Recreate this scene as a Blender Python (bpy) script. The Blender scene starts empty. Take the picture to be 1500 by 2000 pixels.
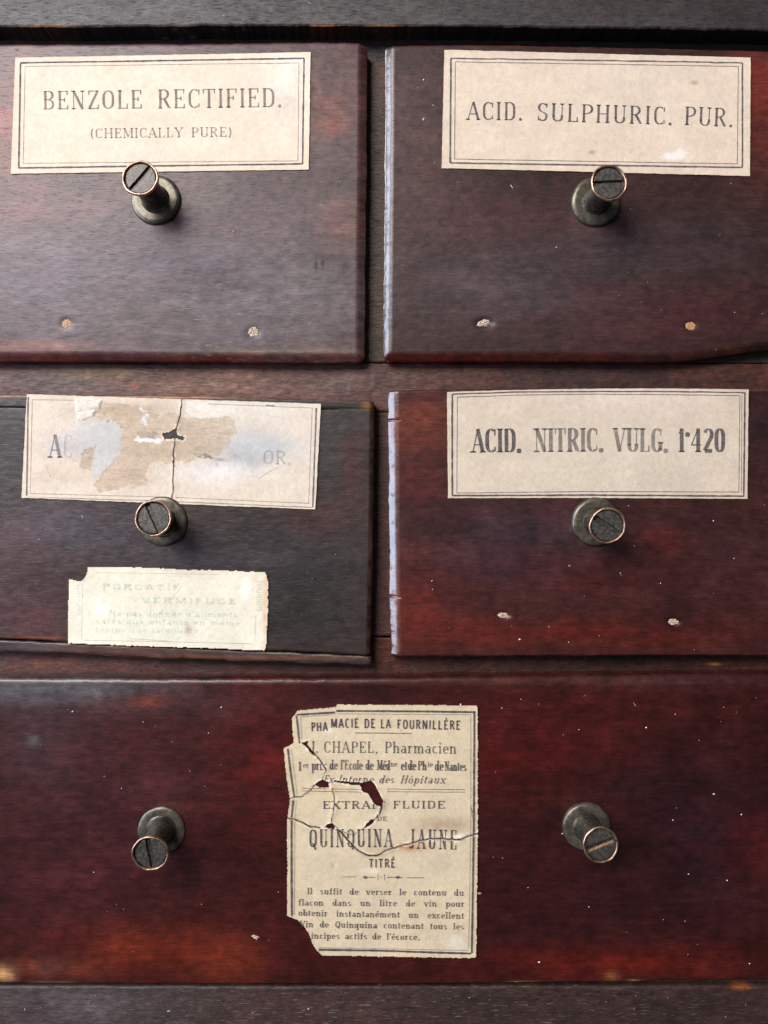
import bpy, math, random
import numpy as np
from mathutils import Vector, Matrix

# ------------------------------------------------------------------ camera, world, lights
S = 1e-4            # one unit of the drawing = 0.1 mm
DC = 1500.0         # camera distance from the drawer fronts (units)
scene = bpy.context.scene
cam_d = bpy.data.cameras.new("camera"); cam = bpy.data.objects.new("camera", cam_d)
scene.collection.objects.link(cam); scene.camera = cam
cam.location = (0, -DC * S, 0); cam.rotation_euler = (math.radians(90), 0, 0)
cam_d.sensor_fit = 'VERTICAL'; cam_d.sensor_height = 36.0; cam_d.lens = 36.0 * DC / 2000.0
cam_d.clip_start = 0.005; cam_d.clip_end = 50

world = bpy.data.worlds.new("World"); scene.world = world; world.use_nodes = True
bg = world.node_tree.nodes["Background"]
bg.inputs[0].default_value = (0.80, 0.86, 1.0, 1); bg.inputs[1].default_value = 0.060

def area(name, loc, target, sx, sy, power, col):
    l = bpy.data.lights.new(name, 'AREA'); l.shape = 'RECTANGLE'; l.size = sx; l.size_y = sy
    l.energy = power; l.color = col
    o = bpy.data.objects.new(name, l); scene.collection.objects.link(o)
    o.location = loc
    o.rotation_euler = (Vector(target) - Vector(loc)).to_track_quat('-Z', 'Y').to_euler()
    return o
area("window_light", (-0.98, -0.46, 0.22), (0, 0, 0), 0.36, 1.0, 14.5, (0.66, 0.80, 1.0))
area("window_upper_light", (-0.50, -0.86, 0.58), (0, 0, 0), 0.56, 0.50, 14.6, (1.0, 0.965, 0.93))

scene.view_settings.view_transform = 'Standard'
scene.view_settings.look = 'None'
scene.view_settings.gamma = 1.0
scene.view_settings.exposure = 0.2
scene.render.engine = 'CYCLES'
try:
    scene.cycles.use_denoising = True
    scene.cycles.max_bounces = 5
except Exception:
    pass

# ------------------------------------------------------------------ noise and helpers
_tabs = {}
def vn(x, y, seed=0):
    if seed not in _tabs: _tabs[seed] = np.random.RandomState(seed + 11).rand(256, 256)
    t = _tabs[seed]
    xi = np.floor(x).astype(int); yi = np.floor(y).astype(int)
    fx = x - xi; fy = y - yi
    fx = fx * fx * (3 - 2 * fx); fy = fy * fy * (3 - 2 * fy)
    x0 = xi & 255; x1 = (xi + 1) & 255; y0 = yi & 255; y1 = (yi + 1) & 255
    a = t[x0, y0] * (1 - fx) + t[x1, y0] * fx
    b = t[x0, y1] * (1 - fx) + t[x1, y1] * fx
    return a * (1 - fy) + b * fy
def fbm(x, y, seed=0, oct=4, g=.5):
    s = 0; a = 1; n = 0
    for i in range(oct):
        s = s + a * vn(x * 2 ** i + 17.3 * i, y * 2 ** i + 9.1 * i, seed + i); n += a; a *= g
    return s / n
def sg(v):
    c = np.array(v, float) / 255.0
    return np.where(c <= .04045, c / 12.92, ((c + .055) / 1.055) ** 2.4)
def sstep(a, b, x):
    t = np.clip((x - a) / (b - a), 0, 1); return t * t * (3 - 2 * t)
def wpos(x, y, d):
    return ((x - 750.0) * S, d * S, (1000.0 - y) * S)
def seen(x, y, d):
    """point at depth d that stands behind the place (x, y) of the front plane"""
    k = (DC + d) / DC
    return 750 + (x - 750) * k, 1000 + (y - 1000) * k
def poly_in(px, py, poly):
    r = np.zeros(px.shape, bool); n = len(poly)
    for i in range(n):
        x0, y0 = poly[i]; x1, y1 = poly[(i + 1) % n]
        if y0 == y1: continue
        c = ((y0 > py) != (y1 > py)) & (px < (x1 - x0) * (py - y0) / (y1 - y0) + x0)
        r ^= c
    return r
def ragged(px, py, poly, amp=2.5, sc=6.0, seed=50):
    return poly_in(px + (fbm(px / sc, py / sc, seed) - .5) * 2 * amp, py + (fbm(px / sc, py / sc, seed + 9) - .5) * 2 * amp, poly)
def line_dist(px, py, pts):
    d = np.full(px.shape, 1e9)
    for (x0, y0), (x1, y1) in zip(pts[:-1], pts[1:]):
        vx, vy = x1 - x0, y1 - y0; L = vx * vx + vy * vy
        t = np.clip(((px - x0) * vx + (py - y0) * vy) / L, 0, 1)
        d = np.minimum(d, np.hypot(px - x0 - t * vx, py - y0 - t * vy))
    return d

def tag(o, **k):
    for a, b in k.items(): o[a] = b
    return o
def link(name, me, parent=None, mats=()):
    o = bpy.data.objects.new(name, me); scene.collection.objects.link(o)
    for m in mats: me.materials.append(m)
    if parent is not None:
        o.parent = parent
        o.matrix_parent_inverse = Matrix.Identity(4)
        o.location = -Vector(parent_origin(parent))
    return o
def parent_origin(p):
    v = Vector((0, 0, 0))
    while p is not None:
        v = v + Vector(p.location); p = p.parent
    return v
def empty(name, x, y, d=0, **k):
    e = bpy.data.objects.new(name, None); scene.collection.objects.link(e)
    e.location = wpos(x, y, d); e.empty_display_size = .01
    return tag(e, **k)
def mesh_np(name, V, F, smooth=True, attrs=None, colors=None):
    """V (n,3) world, F list of int arrays shape (m,4) or (m,3)"""
    me = bpy.data.meshes.new(name)
    F = [f for f in F if len(f)]
    nl = sum(f.size for f in F); nf = sum(len(f) for f in F)
    me.vertices.add(len(V)); me.vertices.foreach_set('co', np.asarray(V, np.float32).ravel())
    me.loops.add(nl); me.loops.foreach_set('vertex_index', np.concatenate([f.ravel() for f in F]).astype(np.int32))
    me.polygons.add(nf)
    tot = np.concatenate([np.full(len(f), f.shape[1]) for f in F]).astype(np.int32)
    st = np.concatenate([[0], np.cumsum(tot)[:-1]]).astype(np.int32)
    me.polygons.foreach_set('loop_start', st)
    me.polygons.foreach_set('loop_total', tot)
    me.polygons.foreach_set('use_smooth', np.full(nf, smooth))
    me.update(calc_edges=True); me.validate()
    if colors is not None:
        a = me.color_attributes.new('Col', 'FLOAT_COLOR', 'POINT')
        c = np.ones((len(V), 4), np.float32); c[:, :3] = colors; a.data.foreach_set('color', c.ravel())
    for k, v in (attrs or {}).items():
        a = me.attributes.new(k, 'FLOAT', 'POINT'); a.data.foreach_set('value', np.asarray(v, np.float32).ravel())
    return me

def sheet(name, X, Y, D, mask, back, col, attrs, parent, mat, side_dark=1.0):
    """grid of points (ny,nx) with depth D, cells kept where mask (ny-1,nx-1); a side wall runs back to depth 'back'"""
    ny, nx = X.shape
    idx = np.arange(ny * nx).reshape(ny, nx)
    a = idx[:-1, :-1]; b = idx[:-1, 1:]; c = idx[1:, 1:]; d = idx[1:, :-1]
    if mask is None: mask = np.ones((ny - 1, nx - 1), bool)
    q = np.stack([a[mask], d[mask], c[mask], b[mask]], 1)
    e = np.concatenate([q[:, [0, 1]], q[:, [1, 2]], q[:, [2, 3]], q[:, [3, 0]]])
    key = np.sort(e, 1); key = key[:, 0].astype(np.int64) * (ny * nx) + key[:, 1]
    u, inv, cnt = np.unique(key, return_inverse=True, return_counts=True)
    be = e[cnt[inv] == 1]
    used = np.unique(q); remap = np.full(ny * nx, -1); remap[used] = np.arange(len(used))
    xs, ys, ds = X.ravel()[used], Y.ravel()[used], D.ravel()[used]
    V = np.stack([(xs - 750) * S, ds * S, (1000 - ys) * S], 1)
    q = remap[q]; be = remap[be]
    bv = np.unique(be); n = len(V)
    m1 = np.full(n, -1); m1[bv] = n + np.arange(len(bv)); m2 = np.full(n, -1); m2[bv] = n + len(bv) + np.arange(len(bv))
    Vt = V[bv]; Vb = V[bv].copy(); Vb[:, 1] = np.maximum(back * S, Vt[:, 1])
    V = np.concatenate([V, Vt, Vb])
    sk = np.stack([m1[be[:, 1]], m1[be[:, 0]], m2[be[:, 0]], m2[be[:, 1]]], 1)
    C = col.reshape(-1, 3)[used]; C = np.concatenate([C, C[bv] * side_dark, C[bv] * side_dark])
    at = {}
    for k, v in attrs.items():
        w = v.ravel()[used]; at[k] = np.concatenate([w, w[bv], w[bv]])
    me = mesh_np(name, V, [q, sk], True, at, C)
    return link(name, me, parent, [mat])

# ------------------------------------------------------------------ materials
def nodes(name):
    m = bpy.data.materials.new(name); m.use_nodes = True
    return m, m.node_tree.nodes, m.node_tree.links, m.node_tree.nodes['Principled BSDF']
def math_n(N, L, op, a, b=None, clamp=False):
    n = N.new('ShaderNodeMath'); n.operation = op; n.use_clamp = clamp
    for i, v in enumerate((a, b)):
        if v is None: continue
        if isinstance(v, (int, float)): n.inputs[i].default_value = v
        else: L.new(v, n.inputs[i])
    return n.outputs[0]
def mapping(N, L, sc):
    g = N.new('ShaderNodeNewGeometry'); mp = N.new('ShaderNodeMapping'); mp.vector_type = 'POINT'
    L.new(g.outputs['Position'], mp.inputs['Vector']); mp.inputs['Scale'].default_value = sc
    return mp.outputs[0]
def noise(N, L, vec, scale=1.0, detail=4, rough=.55, dist=0.0):
    n = N.new('ShaderNodeTexNoise'); L.new(vec, n.inputs['Vector']); n.inputs['Scale'].default_value = scale
    n.inputs['Detail'].default_value = detail; n.inputs['Roughness'].default_value = rough; n.inputs['Distortion'].default_value = dist
    return n.outputs['Fac']
def ramp(N, L, fac, stops):
    r = N.new('ShaderNodeMapRange'); L.new(fac, r.inputs[0])
    r.inputs[1].default_value, r.inputs[2].default_value, r.inputs[3].default_value, r.inputs[4].default_value = stops
    return r.outputs[0]
def vmul(N, L, col, fac):
    v = N.new('ShaderNodeVectorMath'); v.operation = 'SCALE'; L.new(col, v.inputs[0]); L.new(fac, v.inputs['Scale']); return v.outputs[0]
def mixc(N, L, fac, a, b):
    m = N.new('ShaderNodeMix'); m.data_type = 'RGBA'
    if isinstance(fac, (int, float)): m.inputs[0].default_value = fac
    else: L.new(fac, m.inputs[0])
    for i, v in ((6, a), (7, b)):
        if isinstance(v, tuple): m.inputs[i].default_value = (*v, 1)
        else: L.new(v, m.inputs[i])
    return m.outputs[2]

def wood_material(name, bump=1.0, gloss=0.0, grain=(420, 420, 4300)):
    m, N, L, B = nodes(name)
    ca = N.new('ShaderNodeVertexColor'); ca.layer_name = 'Col'
    wa = N.new('ShaderNodeAttribute'); wa.attribute_name = 'wear'
    g1 = noise(N, L, mapping(N, L, grain), 1, 5, .65, .3)
    g2 = noise(N, L, mapping(N, L, (3000, 3000, 4600)), 1, 5, .75)
    pores = noise(N, L, mapping(N, L, (480, 480, 5200)), 1, 2, .5)
    f = ramp(N, L, g1, (.3, .7, .70, 1.32))
    f2 = ramp(N, L, g2, (.3, .7, .68, 1.34))
    col = vmul(N, L, ca.outputs['Color'], math_n(N, L, 'MULTIPLY', f, f2))
    # rubbed grain: pale scratches where the finish is worn
    sc = math_n(N, L, 'MULTIPLY', ramp(N, L, pores, (.62, .74, 0, 1)), wa.outputs['Fac'], True)
    col = vmul(N, L, col, ramp(N, L, pores, (.30, .40, .58, 1.0)))
    col = mixc(N, L, math_n(N, L, 'MULTIPLY', sc, .5), col, (.42, .38, .35))
    L.new(col, B.inputs['Base Color'])
    r = math_n(N, L, 'ADD', ramp(N, L, g2, (.3, .7, .36 - gloss, .50 - gloss)), math_n(N, L, 'MULTIPLY', wa.outputs['Fac'], .16))
    pa = N.new('ShaderNodeAttribute'); pa.attribute_name = 'pol'
    pf = pa.outputs['Fac']; inv = math_n(N, L, 'SUBTRACT', 1.0, pf, True)
    r = math_n(N, L, 'SUBTRACT', r, math_n(N, L, 'MULTIPLY', pf, .12))
    L.new(r, B.inputs['Roughness'])
    B.inputs['Specular IOR Level'].default_value = .36
    L.new(math_n(N, L, 'MULTIPLY_ADD', pf, .62), B.inputs['Coat Weight'])
    cw = B.inputs['Coat Weight'].links[0].from_node; cw.inputs[2].default_value = .16
    L.new(math_n(N, L, 'MULTIPLY_ADD', pf, -.10), B.inputs['Coat Roughness'])
    B.inputs['Coat Roughness'].links[0].from_node.inputs[2].default_value = .26
    h = math_n(N, L, 'ADD', math_n(N, L, 'MULTIPLY', g1, .55), math_n(N, L, 'MULTIPLY', g2, .6))
    h = math_n(N, L, 'SUBTRACT', h, math_n(N, L, 'MULTIPLY', ramp(N, L, pores, (.28, .42, 1, 0)), .5))
    b = N.new('ShaderNodeBump'); b.inputs['Distance'].default_value = 0.00006
    L.new(math_n(N, L, 'MULTIPLY', math_n(N, L, 'SUBTRACT', 1.0, math_n(N, L, 'MULTIPLY', pf, .8)), .62 * bump), b.inputs['Strength'])
    L.new(h, b.inputs['Height']); L.new(b.outputs[0], B.inputs['Normal']); L.new(b.outputs[0], B.inputs['Coat Normal'])
    return m
M_wood = wood_material("varnished_mahogany", .9)
M_wood_gloss = wood_material("polished_mahogany", .6, .06)
M_wood_rough = wood_material("rubbed_frame_wood", 2.4, -.10, (500, 500, 3000))

def paper_material(name, bump=1.0):
    m, N, L, B = nodes(name)
    ca = N.new('ShaderNodeVertexColor'); ca.layer_name = 'Col'
    g = noise(N, L, mapping(N, L, (5200, 5200, 5200)), 1, 5, .75)
    g2 = noise(N, L, mapping(N, L, (700, 700, 700)), 1, 4, .6)
    fib = noise(N, L, mapping(N, L, (4200, 4200, 1700)), 1, 3, .6, 1.2)
    f = math_n(N, L, 'MULTIPLY', ramp(N, L, g, (.3, .7, .86, 1.10)), ramp(N, L, g2, (.3, .7, .95, 1.05)))
    f = math_n(N, L, 'MULTIPLY', f, ramp(N, L, fib, (.25, .45, .80, 1.0)))
    L.new(vmul(N, L, ca.outputs['Color'], f), B.inputs['Base Color'])
    B.inputs['Roughness'].default_value = .78; B.inputs['Specular IOR Level'].default_value = .3
    b = N.new('ShaderNodeBump'); b.inputs['Strength'].default_value = .5 * bump; b.inputs['Distance'].default_value = 0.00012
    L.new(math_n(N, L, 'ADD', g, g2), b.inputs['Height']); L.new(b.outputs[0], B.inputs['Normal'])
    return m
M_paper = paper_material("aged_label_paper")

def ink_material(name, col, hole=(.38, .50)):
    m, N, L, B = nodes(name)
    B.inputs['Base Color'].default_value = (*col, 1); B.inputs['Roughness'].default_value = .7
    B.inputs['Specular IOR Level'].default_value = .3
    fa = N.new('ShaderNodeAttribute'); fa.attribute_name = 'ink'
    g = noise(N, L, mapping(N, L, (6000, 6000, 6000)), 1, 3, .7)
    g2 = noise(N, L, mapping(N, L, (600, 600, 600)), 1, 3, .6)
    a = math_n(N, L, 'MULTIPLY', ramp(N, L, g, (hole[0], hole[1], .55, 1)), ramp(N, L, g2, (.3, .65, .75, 1)))
    a = math_n(N, L, 'MULTIPLY', a, fa.outputs['Fac'], True)
    L.new(a, B.inputs['Alpha'])
    return m
M_ink = ink_material("black_printing_ink", (.050, .045, .060))
M_ink_green = ink_material("faded_green_ink", (.16, .46, .36), (.42, .60))

def metal_material(name, base, base2, metallic, r0, r1, sc=2200, bump=.5, lo=.42, hi=.6):
    m, N, L, B = nodes(name)
    g = noise(N, L, mapping(N, L, (sc, sc, sc)), 1, 5, .65)
    g2 = noise(N, L, mapping(N, L, (7000, 7000, 7000)), 1, 4, .7)
    f = ramp(N, L, g, (lo, hi, 0, 1))
    L.new(mixc(N, L, f, base, base2), B.inputs['Base Color'])
    B.inputs['Metallic'].default_value = metallic
    L.new(ramp(N, L, g, (.3, .7, r0, r1)), B.inputs['Roughness'])
    b = N.new('ShaderNodeBump'); b.inputs['Strength'].default_value = bump; b.inputs['Distance'].default_value = 0.00008
    L.new(math_n(N, L, 'ADD', g, g2), b.inputs['Height']); L.new(b.outputs[0], B.inputs['Normal'])
    return m
M_bronze = metal_material("dark_bronze_patina", (.085, .074, .062), (.17, .15, .125), .85, .20, .36, 1200, .25)
M_plate = metal_material("tarnished_plate_brass", (.085, .072, .055), (.15, .128, .095), .6, .28, .42, 700, .22)
M_rim = metal_material("worn_copper_rim", (.55, .34, .24), (.07, .05, .04), .9, .25, .5, 700, .4, .46, .68)
M_screw = metal_material("dull_screw_steel", (.062, .055, .050), (.12, .102, .09), .5, .35, .5, 1800, .5)
M_slotbrass = metal_material("brass_in_slot", (.50, .30, .14), (.25, .14, .07), .8, .3, .5, 2500, .6)

def plain(name, c1, c2, rough=.8, sc=4000):
    m, N, L, B = nodes(name)
    g = noise(N, L, mapping(N, L, (sc, sc, sc)), 1, 4, .65)
    L.new(mixc(N, L, ramp(N, L, g, (.35, .65, 0, 1)), c1, c2), B.inputs['Base Color'])
    B.inputs['Roughness'].default_value = rough
    b = N.new('ShaderNodeBump'); b.inputs['Strength'].default_value = .8; b.inputs['Distance'].default_value = 0.0001
    L.new(g, b.inputs['Height']); L.new(b.outputs[0], B.inputs['Normal'])
    return m
M_plug_tan = plain("tan_plug_wood", (.42, .24, .12), (.58, .38, .22))
M_plug_pale = plain("pale_filler", (.38, .27, .18), (.66, .54, .42))
M_plug_orange = plain("orange_plug_wood", (.36, .17, .06), (.52, .28, .12))
M_dust = plain("dust_fluff", (.62, .60, .58), (.85, .84, .82), .9)

# ------------------------------------------------------------------ wood surfaces
def paint(x, y, base, blobs, seed, streak=.35, vary=.18, dk=1.0, tint=(1.04, .94, .88)):
    c = np.empty(x.shape + (3,)); c[:] = sg(base)
    for k, bl in enumerate(blobs):
        cx, cy, rx, ry, col, st = bl[:6]
        m = np.exp(-(((x - cx) / rx) ** 2 + ((y - cy) / ry) ** 2))
        m = np.clip(st * m * (.35 + 1.3 * fbm(x / 90 + k * 3.1, y / 28, seed + 3 + k % 5)), 0, 1)
        c = c * (1 - m[..., None]) + sg(col) * m[..., None]
    warp = (fbm(x / 260, y / 120, seed + 20) - .5) * 26
    g = fbm(x / 170, (y + warp) / 4.5, seed + 30, 4, .6)
    g2 = fbm(x / 60, y / 45, seed + 40)
    blot = fbm(x / 16, y / 10, seed + 60, 3)
    f = (1 + streak * 2.2 * (g - .5)) * (1 + vary * 3.2 * (g2 - .5)) * (1 + .9 * (blot - .5))
    c = c * np.clip(f, .2, 2.4)[..., None] * np.array(tint) * dk * .90
    return c
def pl(pts, t):
    pts = sorted(pts); return np.interp(t, [p[0] for p in pts], [p[1] for p in pts])

def wood_front(name, xl, xr, yt, yb, r, depth, back, base, blobs, seed, parent, mat, spacing=3.0, rd=10.0,
               wear=None, wob=1.0, rows=(), dip=None, worn_edge=None, relief=.5, streak=.24, vary=.2, side=1.0, pol=.0, dk=1.0, crisp=.85, tint=(1.04, .94, .88)):
    """a board face bounded by four wandering edges, rounded over with radii r=(left,right,top,bottom)"""
    x0 = np.mean([p[1] for p in xl]); x1 = np.mean([p[1] for p in xr])
    y0 = np.mean([p[1] for p in yt]); y1 = np.mean([p[1] for p in yb])
    def params(a, b, ra, rb, extra=()):
        W = b - a; t = [0]
        f = [.0, .02, .06, .12, .2, .3, .42, .56, .72, 1.0]
        v = [a + ra * q for q in f] + [b - rb * q for q in f]
        v += list(np.arange(a + ra + spacing, b - rb - spacing * .5, spacing)) + list(extra)
        return np.unique(np.round(v, 3))
    ux = params(x0, x1, r[0], r[1]); uy = params(y0, y1, r[2], r[3], rows)
    GX, GY = np.meshgrid(ux, uy)
    # rounded corners
    ex = np.maximum(np.maximum((x0 + r[0] - GX) / r[0], (GX - x1 + r[1]) / r[1]), 0)
    ey = np.maximum(np.maximum((y0 + r[2] - GY) / r[2], (GY - y1 + r[3]) / r[3]), 0)
    e = np.hypot(ex, ey); over = e > 1
    k = np.where(over, 1 / np.maximum(e, 1e-6), 1.0)
    sx = np.where(GX < (x0 + x1) / 2, x0 + r[0] - (x0 + r[0] - GX) * np.where(ex > 0, k, 1), x1 - r[1] + (GX - x1 + r[1]) * np.where(ex > 0, k, 1))
    sy = np.where(GY < (y0 + y1) / 2, y0 + r[2] - (y0 + r[2] - GY) * np.where(ey > 0, k, 1), y1 - r[3] + (GY - y1 + r[3]) * np.where(ey > 0, k, 1))
    e = np.minimum(e, 1)
    ch = pol * np.clip((ex * (GX < (x0 + x1) / 2) - ey * .5) * 6, 0, 1)
    rnd = 1 - np.sqrt(np.maximum(0, 1 - e * e)); other = np.clip((np.maximum(ex * (GX > (x0 + x1) / 2), ey * (GY > (y0 + y1) / 2))) * 6, 0, 1) * crisp
    D = depth + rd * ((1 - ch) * ((1 - other) * rnd + other * 1.25 * np.maximum(0, e - .10)) + ch * .74 * np.maximum(0, e - .08))
    u = (sx - x0) / (x1 - x0); v = (sy - y0) / (y1 - y0)
    # wandering outline
    Yn = y0 + v * (y1 - y0); Xn = x0 + u * (x1 - x0)
    XL = pl(xl, Yn); XR = pl(xr, Yn); YT = pl(yt, Xn); YB = pl(yb, Xn)
    X = XL + (XR - XL) * u; Y = YT + (YB - YT) * v
    edge = np.exp(-np.minimum(np.minimum(sx - x0, x1 - sx), np.minimum(sy - y0, y1 - sy)) / 10)
    X = X + wob * edge * 3.2 * (fbm(X / 40, Y / 40, seed + 70) - .5); Y = Y + wob * edge * 3.2 * (fbm(X / 40, Y / 40, seed + 80) - .5)
    X = X + wob * edge * 1.6 * (fbm(X / 7, Y / 7, seed + 71) - .5); Y = Y + wob * edge * 1.6 * (fbm(X / 7, Y / 7, seed + 81) - .5)
    D = D + relief * 1.2 * (fbm(X / 90, Y / 50, seed + 90) - .5) + relief * .7 * (fbm(X / 12, Y / 5, seed + 95) - .5)
    if dip: D = D + dip(X, Y)
    C = paint(X, Y, base, blobs, seed, streak, vary, dk, tint)
    if worn_edge:
        col, st = worn_edge
        m = np.clip(np.exp(-((e - .45) / .35) ** 2) * (e > .02) * st * sstep(.42, .66, fbm(X / 30, Y / 18, seed + 99)), 0, 1)
        C = C * (1 - m[..., None]) + sg(col) * m[..., None]
    Wr = np.zeros(X.shape) if wear is None else wear(X, Y)
    Pl = pol * sstep(.03, .4, e) * np.clip((XL + r[0] + 1 - X) / (r[0] + 1) * 2.2, 0, 1)
    Pl = Pl * (1 - .8 * sstep(.66, .76, fbm(X / 9, Y / 14, seed + 61)))
    Pl = np.maximum(Pl, .25 * sstep(.1, .6, e))
    return sheet(name, X, Y, D, None, back, C, {'wear': Wr, 'pol': Pl}, parent, mat, side)

def gauss(cx, cy, rx, ry, s=1.0):
    return lambda x, y: s * np.exp(-(((x - cx) / rx) ** 2 + ((y - cy) / ry) ** 2))

# ------------------------------------------------------------------ cabinet frame
FD = 36.0           # how far the frame face lies behind the drawer faces
cab = empty("cabinet_carcass", 750, 2150, FD, label="dark worn mahogany cabinet frame surrounding the five labelled drawers", category="cabinet")
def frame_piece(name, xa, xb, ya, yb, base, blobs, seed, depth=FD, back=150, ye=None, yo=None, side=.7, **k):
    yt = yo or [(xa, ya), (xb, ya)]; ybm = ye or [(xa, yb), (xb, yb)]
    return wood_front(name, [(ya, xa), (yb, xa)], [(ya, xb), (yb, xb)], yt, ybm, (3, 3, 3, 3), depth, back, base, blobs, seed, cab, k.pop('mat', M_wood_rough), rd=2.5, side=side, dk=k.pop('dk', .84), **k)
def dips(*items):
    def f(x, y):
        d = np.zeros(x.shape)
        for cx, cy, rx, ry, a in items: d = d + a * np.exp(-(((x - cx) / rx) ** 2 + ((y - cy) / ry) ** 2) ** 1.5)
        return d
    return f
# top board stands proud and shades the gap below it
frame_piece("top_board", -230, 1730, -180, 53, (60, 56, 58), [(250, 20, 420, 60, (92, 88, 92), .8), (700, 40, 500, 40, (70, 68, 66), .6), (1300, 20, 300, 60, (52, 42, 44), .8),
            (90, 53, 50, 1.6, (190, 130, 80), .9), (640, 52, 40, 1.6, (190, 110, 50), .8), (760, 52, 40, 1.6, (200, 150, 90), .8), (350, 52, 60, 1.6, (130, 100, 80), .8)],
            100, depth=-4, back=60, ye=[(-230, 52), (0, 54), (200, 54), (420, 51), (700, 52), (1000, 54), (1250, 57), (1500, 62), (1730, 66)], wob=1.6, relief=1.4, mat=M_wood_rough, side=.12, wear=gauss(400, 20, 500, 60, .5))  # side: underside shade painted into the board's wall colour
frame_piece("upper_rail", -200, 1700, 40, 100, (45, 35, 36), [], 110, depth=FD + 6)
frame_piece("upper_stile", 690, 790, 96, 701, (74, 54, 46), [(745, 620, 40, 160, (94, 76, 60), .7), (745, 120, 40, 60, (110, 70, 55), .6)], 120, depth=FD + 1.2, dk=.6, wear=gauss(740, 600, 60, 200, .4))
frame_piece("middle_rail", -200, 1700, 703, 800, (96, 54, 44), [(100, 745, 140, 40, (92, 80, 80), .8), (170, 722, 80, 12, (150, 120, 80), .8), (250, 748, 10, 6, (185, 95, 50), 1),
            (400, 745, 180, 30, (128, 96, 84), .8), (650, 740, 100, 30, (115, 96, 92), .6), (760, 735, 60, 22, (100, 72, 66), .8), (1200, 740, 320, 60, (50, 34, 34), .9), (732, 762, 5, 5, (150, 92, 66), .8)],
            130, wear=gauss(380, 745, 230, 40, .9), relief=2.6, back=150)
frame_piece("lower_stile", 700, 800, 801, 1249, (88, 58, 52), [(745, 1000, 40, 200, (72, 44, 40), .6)], 140, depth=FD + 1.2)
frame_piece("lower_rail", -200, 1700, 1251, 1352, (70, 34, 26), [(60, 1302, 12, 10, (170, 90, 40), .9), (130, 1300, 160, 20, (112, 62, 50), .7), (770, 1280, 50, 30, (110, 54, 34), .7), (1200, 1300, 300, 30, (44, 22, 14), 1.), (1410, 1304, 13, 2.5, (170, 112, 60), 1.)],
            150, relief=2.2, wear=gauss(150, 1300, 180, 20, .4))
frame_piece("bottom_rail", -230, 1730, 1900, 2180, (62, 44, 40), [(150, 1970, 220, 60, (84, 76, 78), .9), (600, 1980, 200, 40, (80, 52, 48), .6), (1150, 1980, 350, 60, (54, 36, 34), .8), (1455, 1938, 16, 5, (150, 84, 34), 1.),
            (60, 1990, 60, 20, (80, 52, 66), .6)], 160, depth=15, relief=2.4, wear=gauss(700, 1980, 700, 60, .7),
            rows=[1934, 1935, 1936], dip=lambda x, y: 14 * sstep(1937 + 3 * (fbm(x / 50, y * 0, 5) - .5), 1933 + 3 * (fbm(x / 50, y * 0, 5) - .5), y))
frame_piece("left_post", -330, -202, -180, 2180, (70, 55, 56), [], 170, depth=6, spacing=8)
frame_piece("right_post", 1702, 1830, -180, 2180, (60, 44, 46), [], 180, depth=6, spacing=8)

# ------------------------------------------------------------------ drawers
G = "small drawers in the cabinet"
def drawer(cx, cy, text):
    return empty("drawer", cx, cy, 0, label=text, category="drawer", group=G)
d1 = drawer(294, 690, "upper left drawer with a pale label reading Benzole Rectified above its knob")
d2 = drawer(1160, 690, "upper right drawer with a pale label reading Acid. Sulphuric. Pur.")
d3 = drawer(294, 1290, "blackened middle left drawer with a torn stained label and a second greenish label below")
d4 = drawer(1160, 1285, "reddish middle right drawer with a label reading Acid. Nitric. Vulg. 1.420")
d5 = drawer(750, 1920, "wide bottom drawer with two knobs and a cracked French pharmacy label between them")

wood_front("front_board", [(80, -130), (700, -130)], [(80, 717), (300, 716), (500, 713), (620, 712), (705, 713)], [(-130, 84), (200, 83), (420, 82), (600, 79), (717, 81)],
           [(-130, 706), (60, 703), (160, 703), (300, 703), (500, 705), (640, 706), (713, 706)], (12, 17, 8, 16), 0, 40, (82, 60, 60),
           [(30, 240, 60, 120, (150, 70, 60), .55), (100, 420, 120, 60, (140, 80, 78), .45), (90, 540, 160, 130, (100, 90, 102), .7), (500, 560, 260, 150, (104, 98, 100), .9), (330, 500, 200, 60, (82, 72, 88), .5),
            (450, 430, 170, 50, (92, 66, 74), .5), (640, 200, 90, 100, (100, 66, 60), .6), (650, 300, 80, 120, (92, 84, 82), .6), (645, 230, 40, 40, (150, 82, 62), .5), (60, 677, 110, 11, (140, 92, 82), .7),
            (560, 686, 180, 5, (130, 118, 98), .6), (662, 430, 50, 50, (130, 86, 70), .4), (300, 700, 500, 9, (96, 30, 18), .8), (617, 516, 3.5, 10, (40, 34, 36), 1.2), (630, 514, 3.5, 10, (40, 34, 36), 1.2)], 200, d1, M_wood, relief=.7, tint=(1.10, .94, .92), dip=dips((130, 632, 12, 11, 2), (495, 648, 13, 11, 3)), pol=.6, dk=.84,
           wear=lambda x, y: np.clip(gauss(430, 585, 190, 110, 1.1)(x, y) + gauss(600, 350, 110, 140, .35)(x, y) + gauss(480, 680, 190, 18, .8)(x, y), 0, 1.2),
           worn_edge=((120, 52, 36), .2))
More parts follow.
